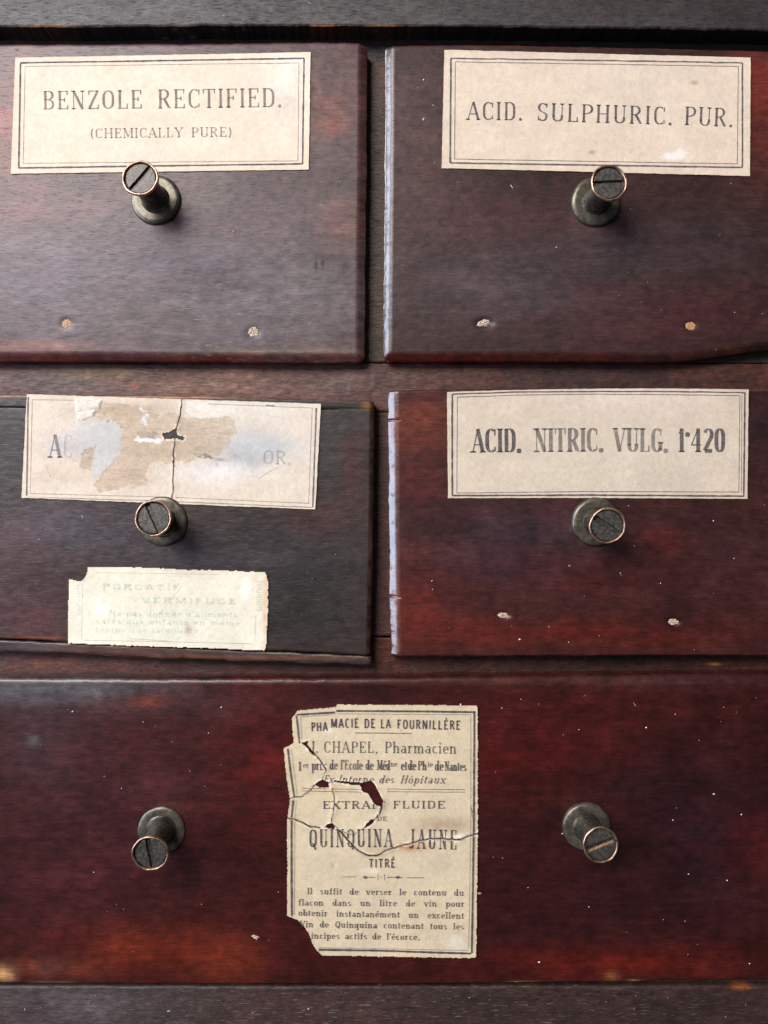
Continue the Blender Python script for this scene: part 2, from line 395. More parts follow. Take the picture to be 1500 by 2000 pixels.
wood_front("front_board", [(85, 753), (300, 752), (500, 750), (700, 748)], [(85, 1590), (700, 1590)], [(752, 86), (900, 84), (1100, 87), (1300, 91), (1500, 97), (1590, 99)],
           [(748, 703), (900, 703), (1100, 704), (1290, 705), (1360, 702), (1420, 692), (1500, 681), (1590, 678)], (16, 14, 8, 14), 0, 40, (58, 36, 36),
           [(800, 300, 90, 200, (88, 60, 62), .7), (1480, 180, 50, 120, (130, 48, 38), .8), (1300, 620, 260, 60, (76, 36, 42), .6), (1000, 560, 220, 80, (82, 66, 74), .6), (1250, 480, 220, 60, (66, 54, 62), .6),
            (1000, 420, 200, 50, (86, 50, 56), .5), (1180, 570, 60, 20, (84, 40, 36), .3), (1450, 690, 60, 10, (120, 66, 40), .5), (900, 700, 300, 8, (110, 28, 20), .9)], 210, d2, M_wood,
           wear=gauss(980, 560, 200, 80, .35), worn_edge=((150, 70, 50), .15), relief=.8, rd=12, pol=1.1, tint=(1.02, .98, .84), dk=.84, dip=dips((945, 630, 18, 9, 6), (1349, 636, 12, 10, 2.5)))
def drawer_body(parent, xa, xb, ya, yb):
    V = [wpos(x, y, d) for d in (38, 900) for x, y in ((xa, ya), (xb, ya), (xb, yb), (xa, yb))]
    F = np.array([(3, 2, 1, 0), (4, 5, 6, 7), (0, 1, 5, 4), (1, 2, 6, 5), (2, 3, 7, 6), (3, 0, 4, 7)])
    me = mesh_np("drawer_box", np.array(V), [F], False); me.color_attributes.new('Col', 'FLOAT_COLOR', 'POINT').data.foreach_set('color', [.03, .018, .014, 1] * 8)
    link("drawer_box", me, parent, [M_wood_rough])
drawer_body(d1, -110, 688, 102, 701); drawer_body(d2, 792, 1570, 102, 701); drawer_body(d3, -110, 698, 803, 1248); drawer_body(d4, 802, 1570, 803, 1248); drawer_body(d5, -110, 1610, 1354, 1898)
# middle left: the lower edge is a separate glued strip
wood_front("front_board", [(770, -130), (1250, -130)], [(778, 731), (900, 730), (1100, 727), (1270, 723)], [(-130, 770), (50, 771), (250, 771), (450, 775), (620, 779), (731, 783)],
           [(-130, 1245), (0, 1248), (130, 1255), (400, 1266), (560, 1273), (723, 1281)], (10, 8, 3, 3), 0, 44, (58, 46, 46),
           [(650, 870, 100, 120, (50, 52, 50), .8), (560, 1140, 200, 130, (44, 44, 46), .8), (620, 1000, 70, 40, (84, 42, 46), .5), (690, 900, 26, 60, (86, 36, 40), .6), (60, 1180, 110, 90, (84, 48, 54), .7),
            (40, 1050, 60, 50, (90, 60, 66), .6), (150, 1030, 160, 40, (84, 76, 90), .7), (400, 1080, 200, 40, (70, 62, 74), .6), (30, 850, 60, 120, (66, 68, 74), .6), (60, 1246, 90, 2.5, (150, 84, 58), .8),
            (718, 791, 12, 6, (120, 80, 44), 1.), (450, 775, 190, 2.0, (176, 116, 82), 1.3), (20, 773, 40, 1.8, (150, 100, 72), 1.2)], 220, d3, M_wood, relief=1.0, rd=7, dk=.84, tint=(1.08, .95, .82),
           rows=[794, 795, 796, 797, 798, 799, 800, 801, 802, 803],
           dip=lambda x, y: 5 * np.exp(-((y - (797 + (x - 300) * .006 + 2 * (fbm(x / 40, x * 0, 7) - .5))) / 1.1) ** 2) * ((x > 560) | (x < 62)),
           worn_edge=((160, 92, 60), .3))
wood_front("lower_strip", [(1250, -130), (1300, -130)], [(1282, 725), (1302, 724)], [(-130, 1247), (0, 1250), (130, 1257), (400, 1268), (560, 1275), (725, 1283)],
           [(-130, 1270), (0, 1275), (130, 1280), (300, 1288), (500, 1295), (724, 1301)], (6, 6, 4, 5), 4, 44, (58, 48, 50), [(250, 1270, 200, 14, (88, 52, 38), .8), (60, 1265, 70, 10, (70, 62, 66), .7), (400, 1285, 260, 4, (140, 84, 44), .7)],
           225, d3, M_wood, rd=6, wear=gauss(300, 1270, 400, 20, .3), worn_edge=((150, 140, 120), .4))
wood_front("front_board", [(762, 757), (900, 758), (1100, 760), (1285, 763)], [(762, 1590), (1285, 1590)], [(757, 761), (900, 758), (1200, 757), (1500, 759), (1590, 760)],
           [(763, 1286), (1000, 1285), (1300, 1284), (1590, 1284)], (20, 12, 5, 5), 0, 40, (70, 32, 34),
           [(810, 830, 60, 50, (138, 56, 40), .8), (820, 950, 70, 60, (92, 34, 34), .7), (1000, 1050, 200, 70, (70, 46, 58), .7), (820, 1180, 80, 90, (112, 36, 28), .7), (1100, 1240, 340, 34, (104, 30, 24), .7),
            (1350, 1080, 150, 90, (66, 36, 42), .7), (1150, 1130, 260, 40, (90, 32, 34), .6), (1485, 850, 30, 110, (56, 34, 40), .7), (1300, 1060, 60, 30, (120, 36, 34), .4), (960, 1110, 120, 30, (76, 44, 58), .6)],
           230, d4, M_wood_gloss, rd=16, rows=[819, 820, 821, 822, 1166, 1167, 1168],
           dip=lambda x, y: 3 * (np.exp(-((y - 820.5) / 1.2) ** 2) + np.exp(-((y - 1167) / 1.2) ** 2)) * sstep(784, 776, x) + dips((983, 1202, 14, 6, 5), (1316, 1215, 12, 7, 5))(x, y), worn_edge=((190, 150, 130), .12), pol=.9, tint=(.92, 1.08, .86), dk=.80, vary=.30)
wood_front("front_board", [(1320, -130), (1925, -130)], [(1320, 1630), (1925, 1630)], [(-130, 1321), (0, 1322), (300, 1324), (700, 1323), (1100, 1318), (1400, 1315), (1630, 1314)],
           [(-130, 1921), (0, 1922), (300, 1924), (700, 1925), (1100, 1921), (1400, 1917), (1630, 1915)], (12, 12, 13, 4), 0, 40, (64, 21, 21),
           [(100, 1350, 200, 30, (96, 92, 104), .9), (350, 1380, 240, 30, (88, 50, 56), .6), (290, 1370, 40, 12, (140, 62, 46), .7), (80, 1450, 90, 90, (76, 54, 62), .7), (200, 1550, 200, 130, (82, 38, 46), .6),
            (150, 1720, 200, 90, (76, 30, 38), .6), (320, 1860, 190, 60, (112, 36, 24), .8), (250, 1850, 60, 30, (126, 46, 28), .5), (430, 1870, 60, 40, (136, 52, 26), .5), (110, 1890, 80, 20, (130, 56, 36), .6),
            (100, 1890, 40, 20, (90, 60, 70), .4), (8, 1903, 18, 16, (210, 150, 110), 1.1), (520, 1480, 80, 160, (100, 24, 24), .6), (1050, 1480, 160, 80, (104, 22, 18), .7), (1150, 1420, 160, 60, (92, 26, 26), .5),
            (1250, 1560, 260, 120, (48, 20, 25), .7), (1150, 1760, 260, 90, (52, 21, 26), .6), (1400, 1650, 140, 140, (48, 26, 36), .6), (1200, 1880, 280, 34, (108, 28, 20), .7), (1470, 1650, 50, 60, (96, 22, 20), .5),
            (1195, 1908, 14, 10, (160, 96, 56), .8), (1238, 1916, 12, 2.5, (210, 160, 104), 1.2), (1020, 1919, 26, 2, (200, 150, 90), 1.2), (100, 1920, 40, 2, (190, 140, 96), 1.), (1330, 1330, 200, 14, (66, 44, 48), .6),
            (900, 1332, 500, 6, (92, 50, 46), .6), (66, 1448, 12, 12, (92, 86, 96), .6)],
           240, d5, M_wood_gloss, rd=12, pol=.3, tint=(.96, 1.04, .86), dk=.76, vary=.30, wear=gauss(100, 1360, 160, 60, .2), relief=.8)

# nail holes, plugs and chips
def lump(name, cx, cy, rx, ry, mat, parent, seed, d0=-.4, h=1.2, label=None, ang=0):
    rs = np.random.RandomState(seed); n = 22; rings = 5
    V = [wpos(cx, cy, d0 - h * .2)]; F = []
    w = 1 + .34 * (rs.rand(n) - .5)
    for j in range(1, rings + 1):
        q = j / rings
        for i in range(n):
            a = 2 * math.pi * i / n; x = math.cos(a) * rx * q * w[i]; y = math.sin(a) * ry * q * w[i]
            xx = x * math.cos(ang) - y * math.sin(ang); yy = x * math.sin(ang) + y * math.cos(ang)
            dd = d0 + (rs.rand() - .5) * h + (.5 if q > .7 else 0) if j < rings else d0 + 3.0
            V.append(wpos(cx + xx, cy + yy, dd))
    tri = [(0, 1 + (i + 1) % n, 1 + i) for i in range(n)]
    q4 = [(1 + (j - 1) * n + i, 1 + (j - 1) * n + (i + 1) % n, 1 + j * n + (i + 1) % n, 1 + j * n + i) for j in range(1, rings) for i in range(n)]
    me = mesh_np(name, np.array(V), [np.array(tri), np.array(q4)], False)
    o = link(name, me, parent, [mat])
    if label: o['label'] = label
    return o
lump("nail_plug", 130, 632, 12.5, 11.5, M_plug_tan, d1, 1, d0=.9)
lump("nail_plug", 495, 648, 13, 11.5, M_plug_pale, d1, 2, d0=.6, h=2.5, label="crumbling pale nail plug")
lump("nail_plug", 945, 630, 17, 8.5, M_plug_pale, d2, 3, d0=3.2, h=3, ang=-.45, label="chipped open nail hole")
lump("nail_plug", 1349, 636, 12, 10.5, M_plug_orange, d2, 4, d0=1., label="orange nail plug")
lump("nail_plug", 983, 1202, 14, 6.5, M_plug_pale, d4, 5, d0=2., h=3.0, ang=.1, label="splintered pale nail hole")
lump("nail_plug", 1316, 1215, 12, 7, M_plug_pale, d4, 6, d0=2., h=3)
lump("wood_chip", 499, 1830, 9.5, 5, M_plug_pale, d5, 7, h=1.5, ang=.3)
lump("wood_chip", 1112, 1105, 3, 2.6, M_plug_orange, d4, 8)
lump("wood_chip", 936, 1745, 5, 3, M_plug_tan, d5, 12)

# ------------------------------------------------------------------ knobs
def lathe(prof, n=56):
    V = []; F = []
    for (r, z) in prof:
        for i in range(n):
            a = 2 * math.pi * i / n; V.append((r * math.cos(a), r * math.sin(a), z))
    for j in range(len(prof) - 1):
        for i in range(n):
            F.append((j * n + i, j * n + (i + 1) % n, (j + 1) * n + (i + 1) % n, (j + 1) * n + i))
    return np.array(V, float), [np.array(F)]
KH = 88.0
def place(V, base, axis, roll=0.0):
    """local x right, y up, z along axis (towards the viewer); base in drawing units (x right, y down, d)"""
    ax = Vector(axis).normalized()
    up = Vector((0, 0, 1)); rx = up.cross(ax).normalized() if abs(ax.dot(up)) < .99 else Vector((1, 0, 0))
    ry = ax.cross(rx).normalized()
    b = Vector(wpos(*base)); c, s = math.cos(roll), math.sin(roll)
    X = V[:, 0] * c - V[:, 1] * s; Y = V[:, 0] * s + V[:, 1] * c
    return np.array([b + (rx * float(x) + ry * float(y) + ax * float(z)) * S for x, y, z in zip(X, Y, V[:, 2])])
def knob(drw, bx, by, hx, hy, slot, seed, slotmat=None, thick=7.0, r0=47.0, washer_shift=(0, 0), label=None, flare=1.0):
    hx, hy = seen(hx, hy, -KH); 
    base = (bx, by, 0.0); A = Vector(wpos(bx, by, 0)); H = Vector(wpos(hx, hy, -KH)); ax = (H - A)
    Lk = ax.length / S
    rs = np.random.RandomState(seed)
    # stem: foot fillet, shank, flared head cup
    prof = [(31, 4), (29, 6), (26.5, 9), (25, 14), (23.6, 24), (23, 40), (22.8, Lk - 30), (23.6, Lk - 22), (26.5, Lk - 15), (30, Lk - 10), (32, Lk - 7)]
    V, F = lathe(prof); stem = link("knob", mesh_np("knob", place(V, base, ax), F), drw, [M_bronze])
    if label: stem['label'] = label
    # base plate
    prof = [(r0 + 1, 1), (r0 + 1.5, -thick * .25), (r0 + .5, -thick * .7), (r0 - 1.5, -thick), (r0 - 7, -thick - .8), (34, -thick - .6), (26, -thick - .4), (14, -thick)]
    V, F = lathe([(r, -z) for r, z in prof], 72)
    ang = np.arctan2(V[:, 1], V[:, 0]); rr = np.hypot(V[:, 0], V[:, 1])
    wv = 1 + .008 * np.sin(3 * ang + seed) + .006 * np.sin(7 * ang + 2 * seed); V[:, 0] *= wv; V[:, 1] *= wv
    V[:, 2] += (rr > 20) * .5 * (fbm(V[:, 0] / 6 + 40, V[:, 1] / 6 + 40, seed) - .5)
    pb = (bx + washer_shift[0], by + washer_shift[1], 0)
    link("base_plate", mesh_np("base_plate", place(V, pb, (0, -1, 0)), F), stem, [M_plate])
    # rim
    prof = [(31.5, Lk - 8), (33, Lk - 6.5), (33.8, Lk - 4), (33.6, Lk - 1.2), (32.6, Lk), (31.2, Lk + .3), (30, Lk - .4), (29.4, Lk - 2), (29.2, Lk - 7)]
    V, F = lathe(prof, 72)
    ang = np.arctan2(V[:, 1], V[:, 0]); wv = 1 + .016 * np.sin(2 * ang + seed * 1.7) + .010 * np.sin(5 * ang + seed) + .006 * np.sin(11 * ang + seed * 3)
    V[:, 0] *= wv; V[:, 1] *= wv
    link("rim", mesh_np("rim", place(V, base, ax), F), stem, [M_rim])
    # slotted screw: floor disc and two raised halves
    sw = 4.6; R = 28.2; zt = Lk - 3.2; zf = Lk - 8
    VV = []; FF3 = []; FF4 = []
    nn = 40; VV.append((0, 0, zf)); 
    for i in range(nn): VV.append((29.4 * math.cos(2 * math.pi * i / nn), 29.4 * math.sin(2 * math.pi * i / nn), zf))
    FF3 += [(0, 1 + i, 1 + (i + 1) % nn) for i in range(nn)]
    scv, scf = np.array(VV, float), [np.array(FF3)]
    floor = (scv, scf)
    for sgn in (1, -1):
        a0 = math.asin(sw / R); pts = []
        m = 26
        for i in range(m + 1):
            a = a0 + (math.pi - 2 * a0) * i / m; pts.append((R * math.cos(a), R * math.sin(a)))
        k = 10
        for i in range(1, k):
            t = i / k; pts.append((-R * math.cos(a0) * (1 - 2 * t), sw + (rs.rand() - .5) * 1.1))
        pts = [(x * sgn, y * sgn) for x, y in pts]; n = len(pts)
        cx = sum(p[0] for p in pts) / n; cy = sum(p[1] for p in pts) / n
        o = len(VV)
        VV.append((cx, cy, zt + .5))
        def ring(f, z): 
            for x, y in pts: VV.append((cx + (x - cx) * f, cy + (y - cy) * f, z + (rs.rand() - .5) * .35))
        ring(.93, zt + .2); ring(1.0, zt - .8); ring(1.0, zf)
        FF3 += [(o, o + 1 + i, o + 1 + (i + 1) % n) for i in range(n)]
        for r_ in range(2):
            b0 = o + 1 + r_ * n
            FF4 += [(b0 + i, b0 + n + i, b0 + n + (i + 1) % n, b0 + (i + 1) % n) for i in range(n)]
    V = np.array(VV, float)
    sm = link("slotted_screw", mesh_np("slotted_screw", place(V, base, ax, math.radians(slot)), [np.array(FF3), np.array(FF4)], False), stem, [M_screw])
    if slotmat is not None:
        t = 24; V = np.array([(-t, -3.4, zf + .2), (t, -3.4, zf + .2), (t, -.8, zf + 4), (-t, -.8, zf + 4), (t, -4.2, zf + 5.2), (-t, -4.2, zf + 5.2)], float)
        link("brass_sliver", mesh_np("brass_sliver", place(V, base, ax, math.radians(slot)), [np.array([(3, 2, 1, 0), (5, 4, 2, 3)])], False), stem, [slotmat])
    return stem
knob(d1, 305, 391, 273, 347, 50, 1)
knob(d2, 1163, 395, 1190, 356, 3, 2, thick=7)
knob(d3, 318, 1018, 299, 1012, -66, 3, thick=5)
knob(d4, 1163, 1019, 1187, 1027, -33, 4, thick=8, r0=46)
knob(d5, 316, 1621, 293, 1668, -80, 5, thick=4, r0=45)
knob(d5, 1145, 1613, 1174, 1651, 20, 6, slotmat=M_slotbrass, thick=8, r0=46)

# ------------------------------------------------------------------ paper labels
LT = 1.9            # paper face stands this far off the wood
def label_height(seed, amp=.5):
    return lambda x, y: -LT + amp * (fbm(x / 70, y / 50, seed) - .5) * 2 * .5
def paper_quad(name, parent, tl, tr, br, bl, col, seed, blobs=(), topbow=0, botbow=0, zones=None, holes=(), cracks=(), sp=2.0, extra=None, label=None, wob=1.0, amp=.5):
    w = tr[0] - tl[0]; h = bl[1] - tl[1]
    nx = int(w / sp); ny = int(h / sp)
    U, Vv = np.meshgrid(np.linspace(0, 1, nx), np.linspace(0, 1, ny))
    X = (tl[0] * (1 - U) + tr[0] * U) * (1 - Vv) + (bl[0] * (1 - U) + br[0] * U) * Vv
    Y = (tl[1] * (1 - U) + tr[1] * U) * (1 - Vv) + (bl[1] * (1 - U) + br[1] * U) * Vv
    Y = Y - topbow * 4 * U * (1 - U) * (1 - Vv) - botbow * 4 * U * (1 - U) * Vv
    ed = np.exp(-np.minimum(np.minimum(U, 1 - U) * w, np.minimum(Vv, 1 - Vv) * h) / 5)
    X = X + wob * ed * 1.3 * (fbm(X / 9, Y / 9, seed) - .5); Y = Y + wob * ed * 1.3 * (fbm(X / 9, Y / 9, seed + 7) - .5)
    return paper_grid(name, parent, X, Y, None, col, seed, blobs, zones, holes, cracks, ed, label, amp)
def paper_poly(name, parent, poly, col, seed, blobs=(), zones=None, holes=(), cracks=(), sp=1.3, label=None, amp=.5):
    xs = [p[0] for p in poly]; ys = [p[1] for p in poly]
    X, Y = np.meshgrid(np.arange(min(xs) - 3, max(xs) + 3, sp), np.arange(min(ys) - 3, max(ys) + 3, sp))
    cx = (X[:-1, :-1] + X[1:, 1:]) / 2; cy = (Y[:-1, :-1] + Y[1:, 1:]) / 2
    keep = ragged(cx, cy, poly, 1.3, 5, seed)
    ed = np.exp(-line_dist(X, Y, list(poly) + [poly[0]]) / 5)
    return paper_grid(name, parent, X, Y, keep, col, seed, blobs, zones, holes, cracks, ed, label, amp)
def paper_grid(name, parent, X, Y, keep, col, seed, blobs, zones, holes, cracks, ed, label, amp):
    C = np.empty(X.shape + (3,)); C[:] = sg(col)
    D = label_height(seed, amp)(X, Y)
    f = 1 + .10 * (fbm(X / 45, Y / 35, seed + 1) - .5) * 2 + .10 * (fbm(X / 5, Y / 5, seed + 2) - .5) * 2
    for k, (cx, cy, rx, ry, c2, st) in enumerate(blobs):
        m = np.exp(-(((X - cx) / rx) ** 2 + ((Y - cy) / ry) ** 2)); m = np.clip(m * st * (.4 + 1.2 * fbm(X / 14, Y / 14, seed + 5 + k)), 0, 1)[..., None]
        C = C * (1 - m) + sg(c2) * m
    if zones:
        for (poly, c2, st, dz, amp2) in zones:
            sd = line_dist(X, Y, list(poly) + [poly[0]]) * np.where(poly_in(X, Y, poly), 1, -1)
            rg = (fbm(X / 13, Y / 8, seed + len(poly), 4, .62) - .5) * 5.2 * amp2 + (fbm(X / 3.5, Y / 2.5, seed + 3, 2) - .5) * 4
            ins = sstep(-.9, .9, sd + rg)
            flk = sstep(.60, .66, fbm(X / 12 + 5, Y / 5, seed + 4, 4, .6)) * sstep(26, 4, sd)   # flakes of the printed layer left behind
            s2 = ins * (1 - .8 * flk)
            k_ = len(poly) + int(poly[0][0]); nz = fbm(X / 16 + k_, Y / 5, seed + 77, 4, .65); m = np.clip(s2 * (st if st > 0 else -st * sstep(118, 212, X)) * (.35 + 1.25 * nz), 0, 1)[..., None]; C = C * (1 - s2 * .30 * (fbm(X / 5 + 9, Y / 3, seed + 78) - .35))[..., None]; C = C * (1 - m) + sg(c2) * m
            D = D + dz * s2
            if dz > 0:   # broken paper fibre along the tear
                e2 = ins * (1 - ins) * 4 * sstep(.4, .6, vn(X / 12, Y / 12, seed + 6))
                C = C * (1 - .38 * e2[..., None])
                C = C * (1 - .13 * s2 * sstep(.56, .7, fbm(X / 22, Y / 2.2, seed + 8)))[..., None]
    for h in holes:
        hd = line_dist(X, Y, list(h) + [h[0]])
        pale = np.exp(-((hd - 1.8) / 1.6) ** 2) * sstep(.38, .6, vn(X / 7, Y / 7, seed + 45)) * .85
        C = C * (1 - pale[..., None]) + sg((238, 224, 200)) * pale[..., None]
        D = D - .8 * np.exp(-(hd / 6) ** 2) * vn(X / 11, Y / 11, seed + 46)
    edge_tint = (ed ** 2)[..., None] * .25
    C = C * (1 - edge_tint) + C * np.array([.95, .84, .70]) * edge_tint
    C = C * f[..., None]
    if keep is None: keep = np.ones((X.shape[0] - 1, X.shape[1] - 1), bool)
    cx = (X[:-1, :-1] + X[1:, 1:]) / 2; cy = (Y[:-1, :-1] + Y[1:, 1:]) / 2
    for h in holes: keep &= ~ragged(cx, cy, h, 1.6, 5, seed + 30)
    for pts, wd, dark in cracks:
        j = 1.6 * (fbm(cx / 7, cy / 7, seed + 31) - .5) * 2
        dd = line_dist(cx + j, cy + j, pts); wv = wd * (.55 + .9 * vn(cx / 9, cy / 9, seed + 33))
        keep &= ~(dd < wv)
        j = 1.6 * (fbm(X / 7, Y / 7, seed + 31) - .5) * 2
        dv = line_dist(X + j, Y + j, pts)
        pale = np.exp(-((dv - wd - 2.6) / 1.2) ** 2) * sstep(.45, .65, vn(X / 8, Y / 8, seed + 44)) * min(1, wd) * .8
        C = C * (1 - pale[..., None]) + sg((240, 228, 206)) * pale[..., None]
        m = (dark * np.exp(-(dv / (wd + 1.3)) ** 2) * .7)[..., None]
        C = C * (1 - m) + sg((92, 70, 58)) * m
        D = D - 1.9 * np.exp(-(dv / 7) ** 2) * np.clip(vn(X / 15, Y / 15, seed + 35) - .25, 0, 1)
    D = D - .55 * ed * sstep(.45, .75, vn(X / 60, Y / 60, seed + 36))
    o = sheet(name, X, Y, D, keep, .6, np.clip(C, 0, .95), {}, parent, M_paper, .95)
    if label: o['label'] = label
    return o

# ------------------------------------------------------------------ hand-cut lettering
GL = {
'A': (.62, "n .06 0 .31 1;k .31 1 .56 0;n .15 .33 .48 .33;s .06 0;s .56 0"),
'B': (.56, "k .13 0 .13 1;n .04 1 .3 1;n .04 0 .3 0;n .13 .53 .3 .53;a .29 .765 .16 .235 90 -90;a .29 .265 .19 .265 90 -90"),
'C': (.56, "r .3 .2 0 1 50 310;v .49 .7 .97;v .49 .05 .25"),
'D': (.6, "k .13 0 .13 1;n .04 1 .3 1;n .04 0 .3 0;r .3 .2 0 1 90 -90"),
'E': (.54, "k .13 0 .13 1;n .04 1 .46 1;n .04 0 .48 0;n .13 .52 .34 .52;v .46 .76 1;v .48 0 .24;v .34 .41 .63"),
'F': (.52, "k .13 0 .13 1;n .04 1 .46 1;s .13 0;n .13 .52 .34 .52;v .46 .76 1;v .34 .41 .63"),
'G': (.6, "r .3 .2 0 1 50 330;k .48 .05 .48 .42;s .48 .42;v .49 .7 .97"),
'H': (.66, "k .13 0 .13 1;k .53 0 .53 1;n .13 .5 .53 .5;s .13 0;s .13 1;s .53 0;s .53 1"),
'I': (.26, "k .13 0 .13 1;s .13 0;s .13 1"),
'J': (.4, "k .27 .2 .27 1;a .16 .2 .11 .2 0 -150;s .27 1"),
'L': (.52, "k .13 0 .13 1;s .13 1;n .04 0 .46 0;v .46 0 .28"),
'M': (.76, "n .12 0 .12 1;k .12 1 .38 .1;n .38 .1 .64 1;k .64 0 .64 1;s .12 0;s .64 0;s .1 1;s .64 1"),
'N': (.64, "n .12 0 .12 1;k .12 1 .52 0;n .52 0 .52 1;s .12 0;s .1 1;s .52 1"),
'O': (.6, "r .3 .21 0 1 0 360"),
'P': (.54, "k .13 0 .13 1;n .04 1 .3 1;n .13 .48 .3 .48;a .29 .74 .19 .26 90 -90;s .13 0"),
'Q': (.6, "r .3 .21 0 1 0 360;k .3 .22 .5 -.14"),
'R': (.6, "k .13 0 .13 1;n .04 1 .3 1;n .13 .5 .3 .5;a .29 .75 .17 .25 90 -90;k .3 .5 .5 .04;n .5 .02 .58 .04;s .13 0"),
'S': (.5, "a .25 .75 .17 .25 40 270;a .25 .25 .17 .25 90 -140;v .42 .74 .98;v .07 .03 .27"),
'T': (.58, "k .29 0 .29 1;n .05 1 .53 1;s .29 0;v .05 .75 1;v .53 .75 1"),
'U': (.62, "k .13 .25 .13 1;r .315 .185 0 .7 180 360;n .5 .25 .5 1;s .13 1;s .5 1"),
'V': (.6, "k .06 1 .3 0;n .3 0 .54 1;s .06 1;s .54 1"),
'X': (.6, "k .07 1 .53 0;n .07 0 .53 1;s .07 0;s .07 1;s .53 0;s .53 1"),
'Y': (.6, "k .06 1 .3 .45;n .54 1 .3 .45;k .3 0 .3 .45;s .3 0;s .06 1;s .54 1"),
'Z': (.56, "n .08 1 .48 1;k .48 1 .08 0;n .08 0 .5 0;v .08 .76 1;v .5 0 .24"),
'1': (.34, "k .19 0 .19 1;n .05 .78 .19 1;s .19 0"), '2': (.5, "a .25 .74 .17 .26 160 -20;k .42 .68 .07 .06;k .07 .05 .44 .05"),
'4': (.58, "k .38 0 .38 1;n .38 1 .05 .3;n .05 .3 .54 .3;s .38 0"), '0': (.52, "r .26 .17 0 1 0 360"),
'.': (.22, "d .1 .05"), ',': (.22, "d .1 .05;n .13 .05 .05 -.15"), '*': (.18, "d .09 .74"), "'": (.14, "k .07 .72 .07 1"),
'(': (.3, "a .38 .45 .26 .68 125 235"), ')': (.3, "a -.08 .45 .26 .68 55 -55"),
'a': (.46, "k .35 0 .35 .45;a .22 .45 .13 .19 0 150;a .2 .19 .14 .19 0 360;n .35 0 .43 .04"),
'b': (.5, "k .1 0 .1 1;r .27 .16 0 .64 0 360;s .07 1"), 'c': (.42, "r .23 .15 0 .64 45 320"),
'd': (.5, "r .2 .14 0 .64 0 360;k .37 0 .37 1;s .34 1;s .41 0"), 'e': (.44, "r .23 .16 0 .64 0 320;n .07 .35 .39 .35"),
'f': (.3, "k .13 0 .13 .8;a .24 .8 .11 .19 180 50;n .02 .62 .28 .62;s .13 0"),
'h': (.54, "k .11 0 .11 1;a .26 .4 .15 .24 180 0;k .41 0 .41 .42;s .11 0;s .41 0;s .08 1"),
'i': (.25, "k .12 0 .12 .64;d .12 .88;s .12 0;s .09 .64"), 'l': (.25, "k .12 0 .12 1;s .12 0;s .09 1"),
'm': (.8, "k .11 0 .11 .64;a .25 .42 .14 .22 180 0;k .39 0 .39 .42;a .53 .42 .14 .22 180 0;k .67 0 .67 .42;s .11 0;s .39 0;s .67 0;s .08 .64"),
'n': (.54, "k .11 0 .11 .64;a .26 .4 .15 .24 180 0;k .41 0 .41 .42;s .11 0;s .41 0;s .08 .64"),
'o': (.46, "r .23 .16 0 .64 0 360"), 'p': (.5, "k .11 -.32 .11 .64;r .28 .15 0 .64 0 360;s .11 -.32;s .08 .64"),
'q': (.5, "r .2 .14 0 .64 0 360;k .37 -.32 .37 .64;s .37 -.32"), 'r': (.38, "k .11 0 .11 .64;a .27 .4 .16 .22 180 50;s .11 0;s .08 .64"),
's': (.38, "a .19 .48 .11 .16 40 270;a .19 .16 .12 .16 90 -140"), 't': (.3, "k .12 .08 .12 .86;n .02 .62 .26 .62;a .2 .1 .08 .1 180 320"),
'u': (.54, "k .11 .2 .11 .64;r .26 .15 0 .5 180 360;k .41 0 .41 .64;s .08 .64;s .38 .64"), 'v': (.48, "k .05 .64 .24 0;n .24 0 .43 .64;s .05 .64;s .43 .64"),
'x': (.48, "k .06 .64 .42 0;n .06 0 .42 .64;s .06 0;s .42 0;s .06 .64;s .42 .64"),
'g': (.48, "r .2 .14 .05 .64 0 360;k .37 -.2 .37 .64;a .22 -.16 .15 .16 0 -150"),
}
GL['é'] = (GL['e'][0], GL['e'][1] + ";k .2 .76 .33 .96"); GL['ô'] = (GL['o'][0], GL['o'][1] + ";n .12 .76 .23 .94;n .23 .94 .34 .76")
GL['É'] = (GL['E'][0], GL['E'][1] + ";k .22 1.1 .36 1.3"); GL['È'] = (GL['E'][0], GL['E'][1] + ";k .2 1.3 .34 1.1")

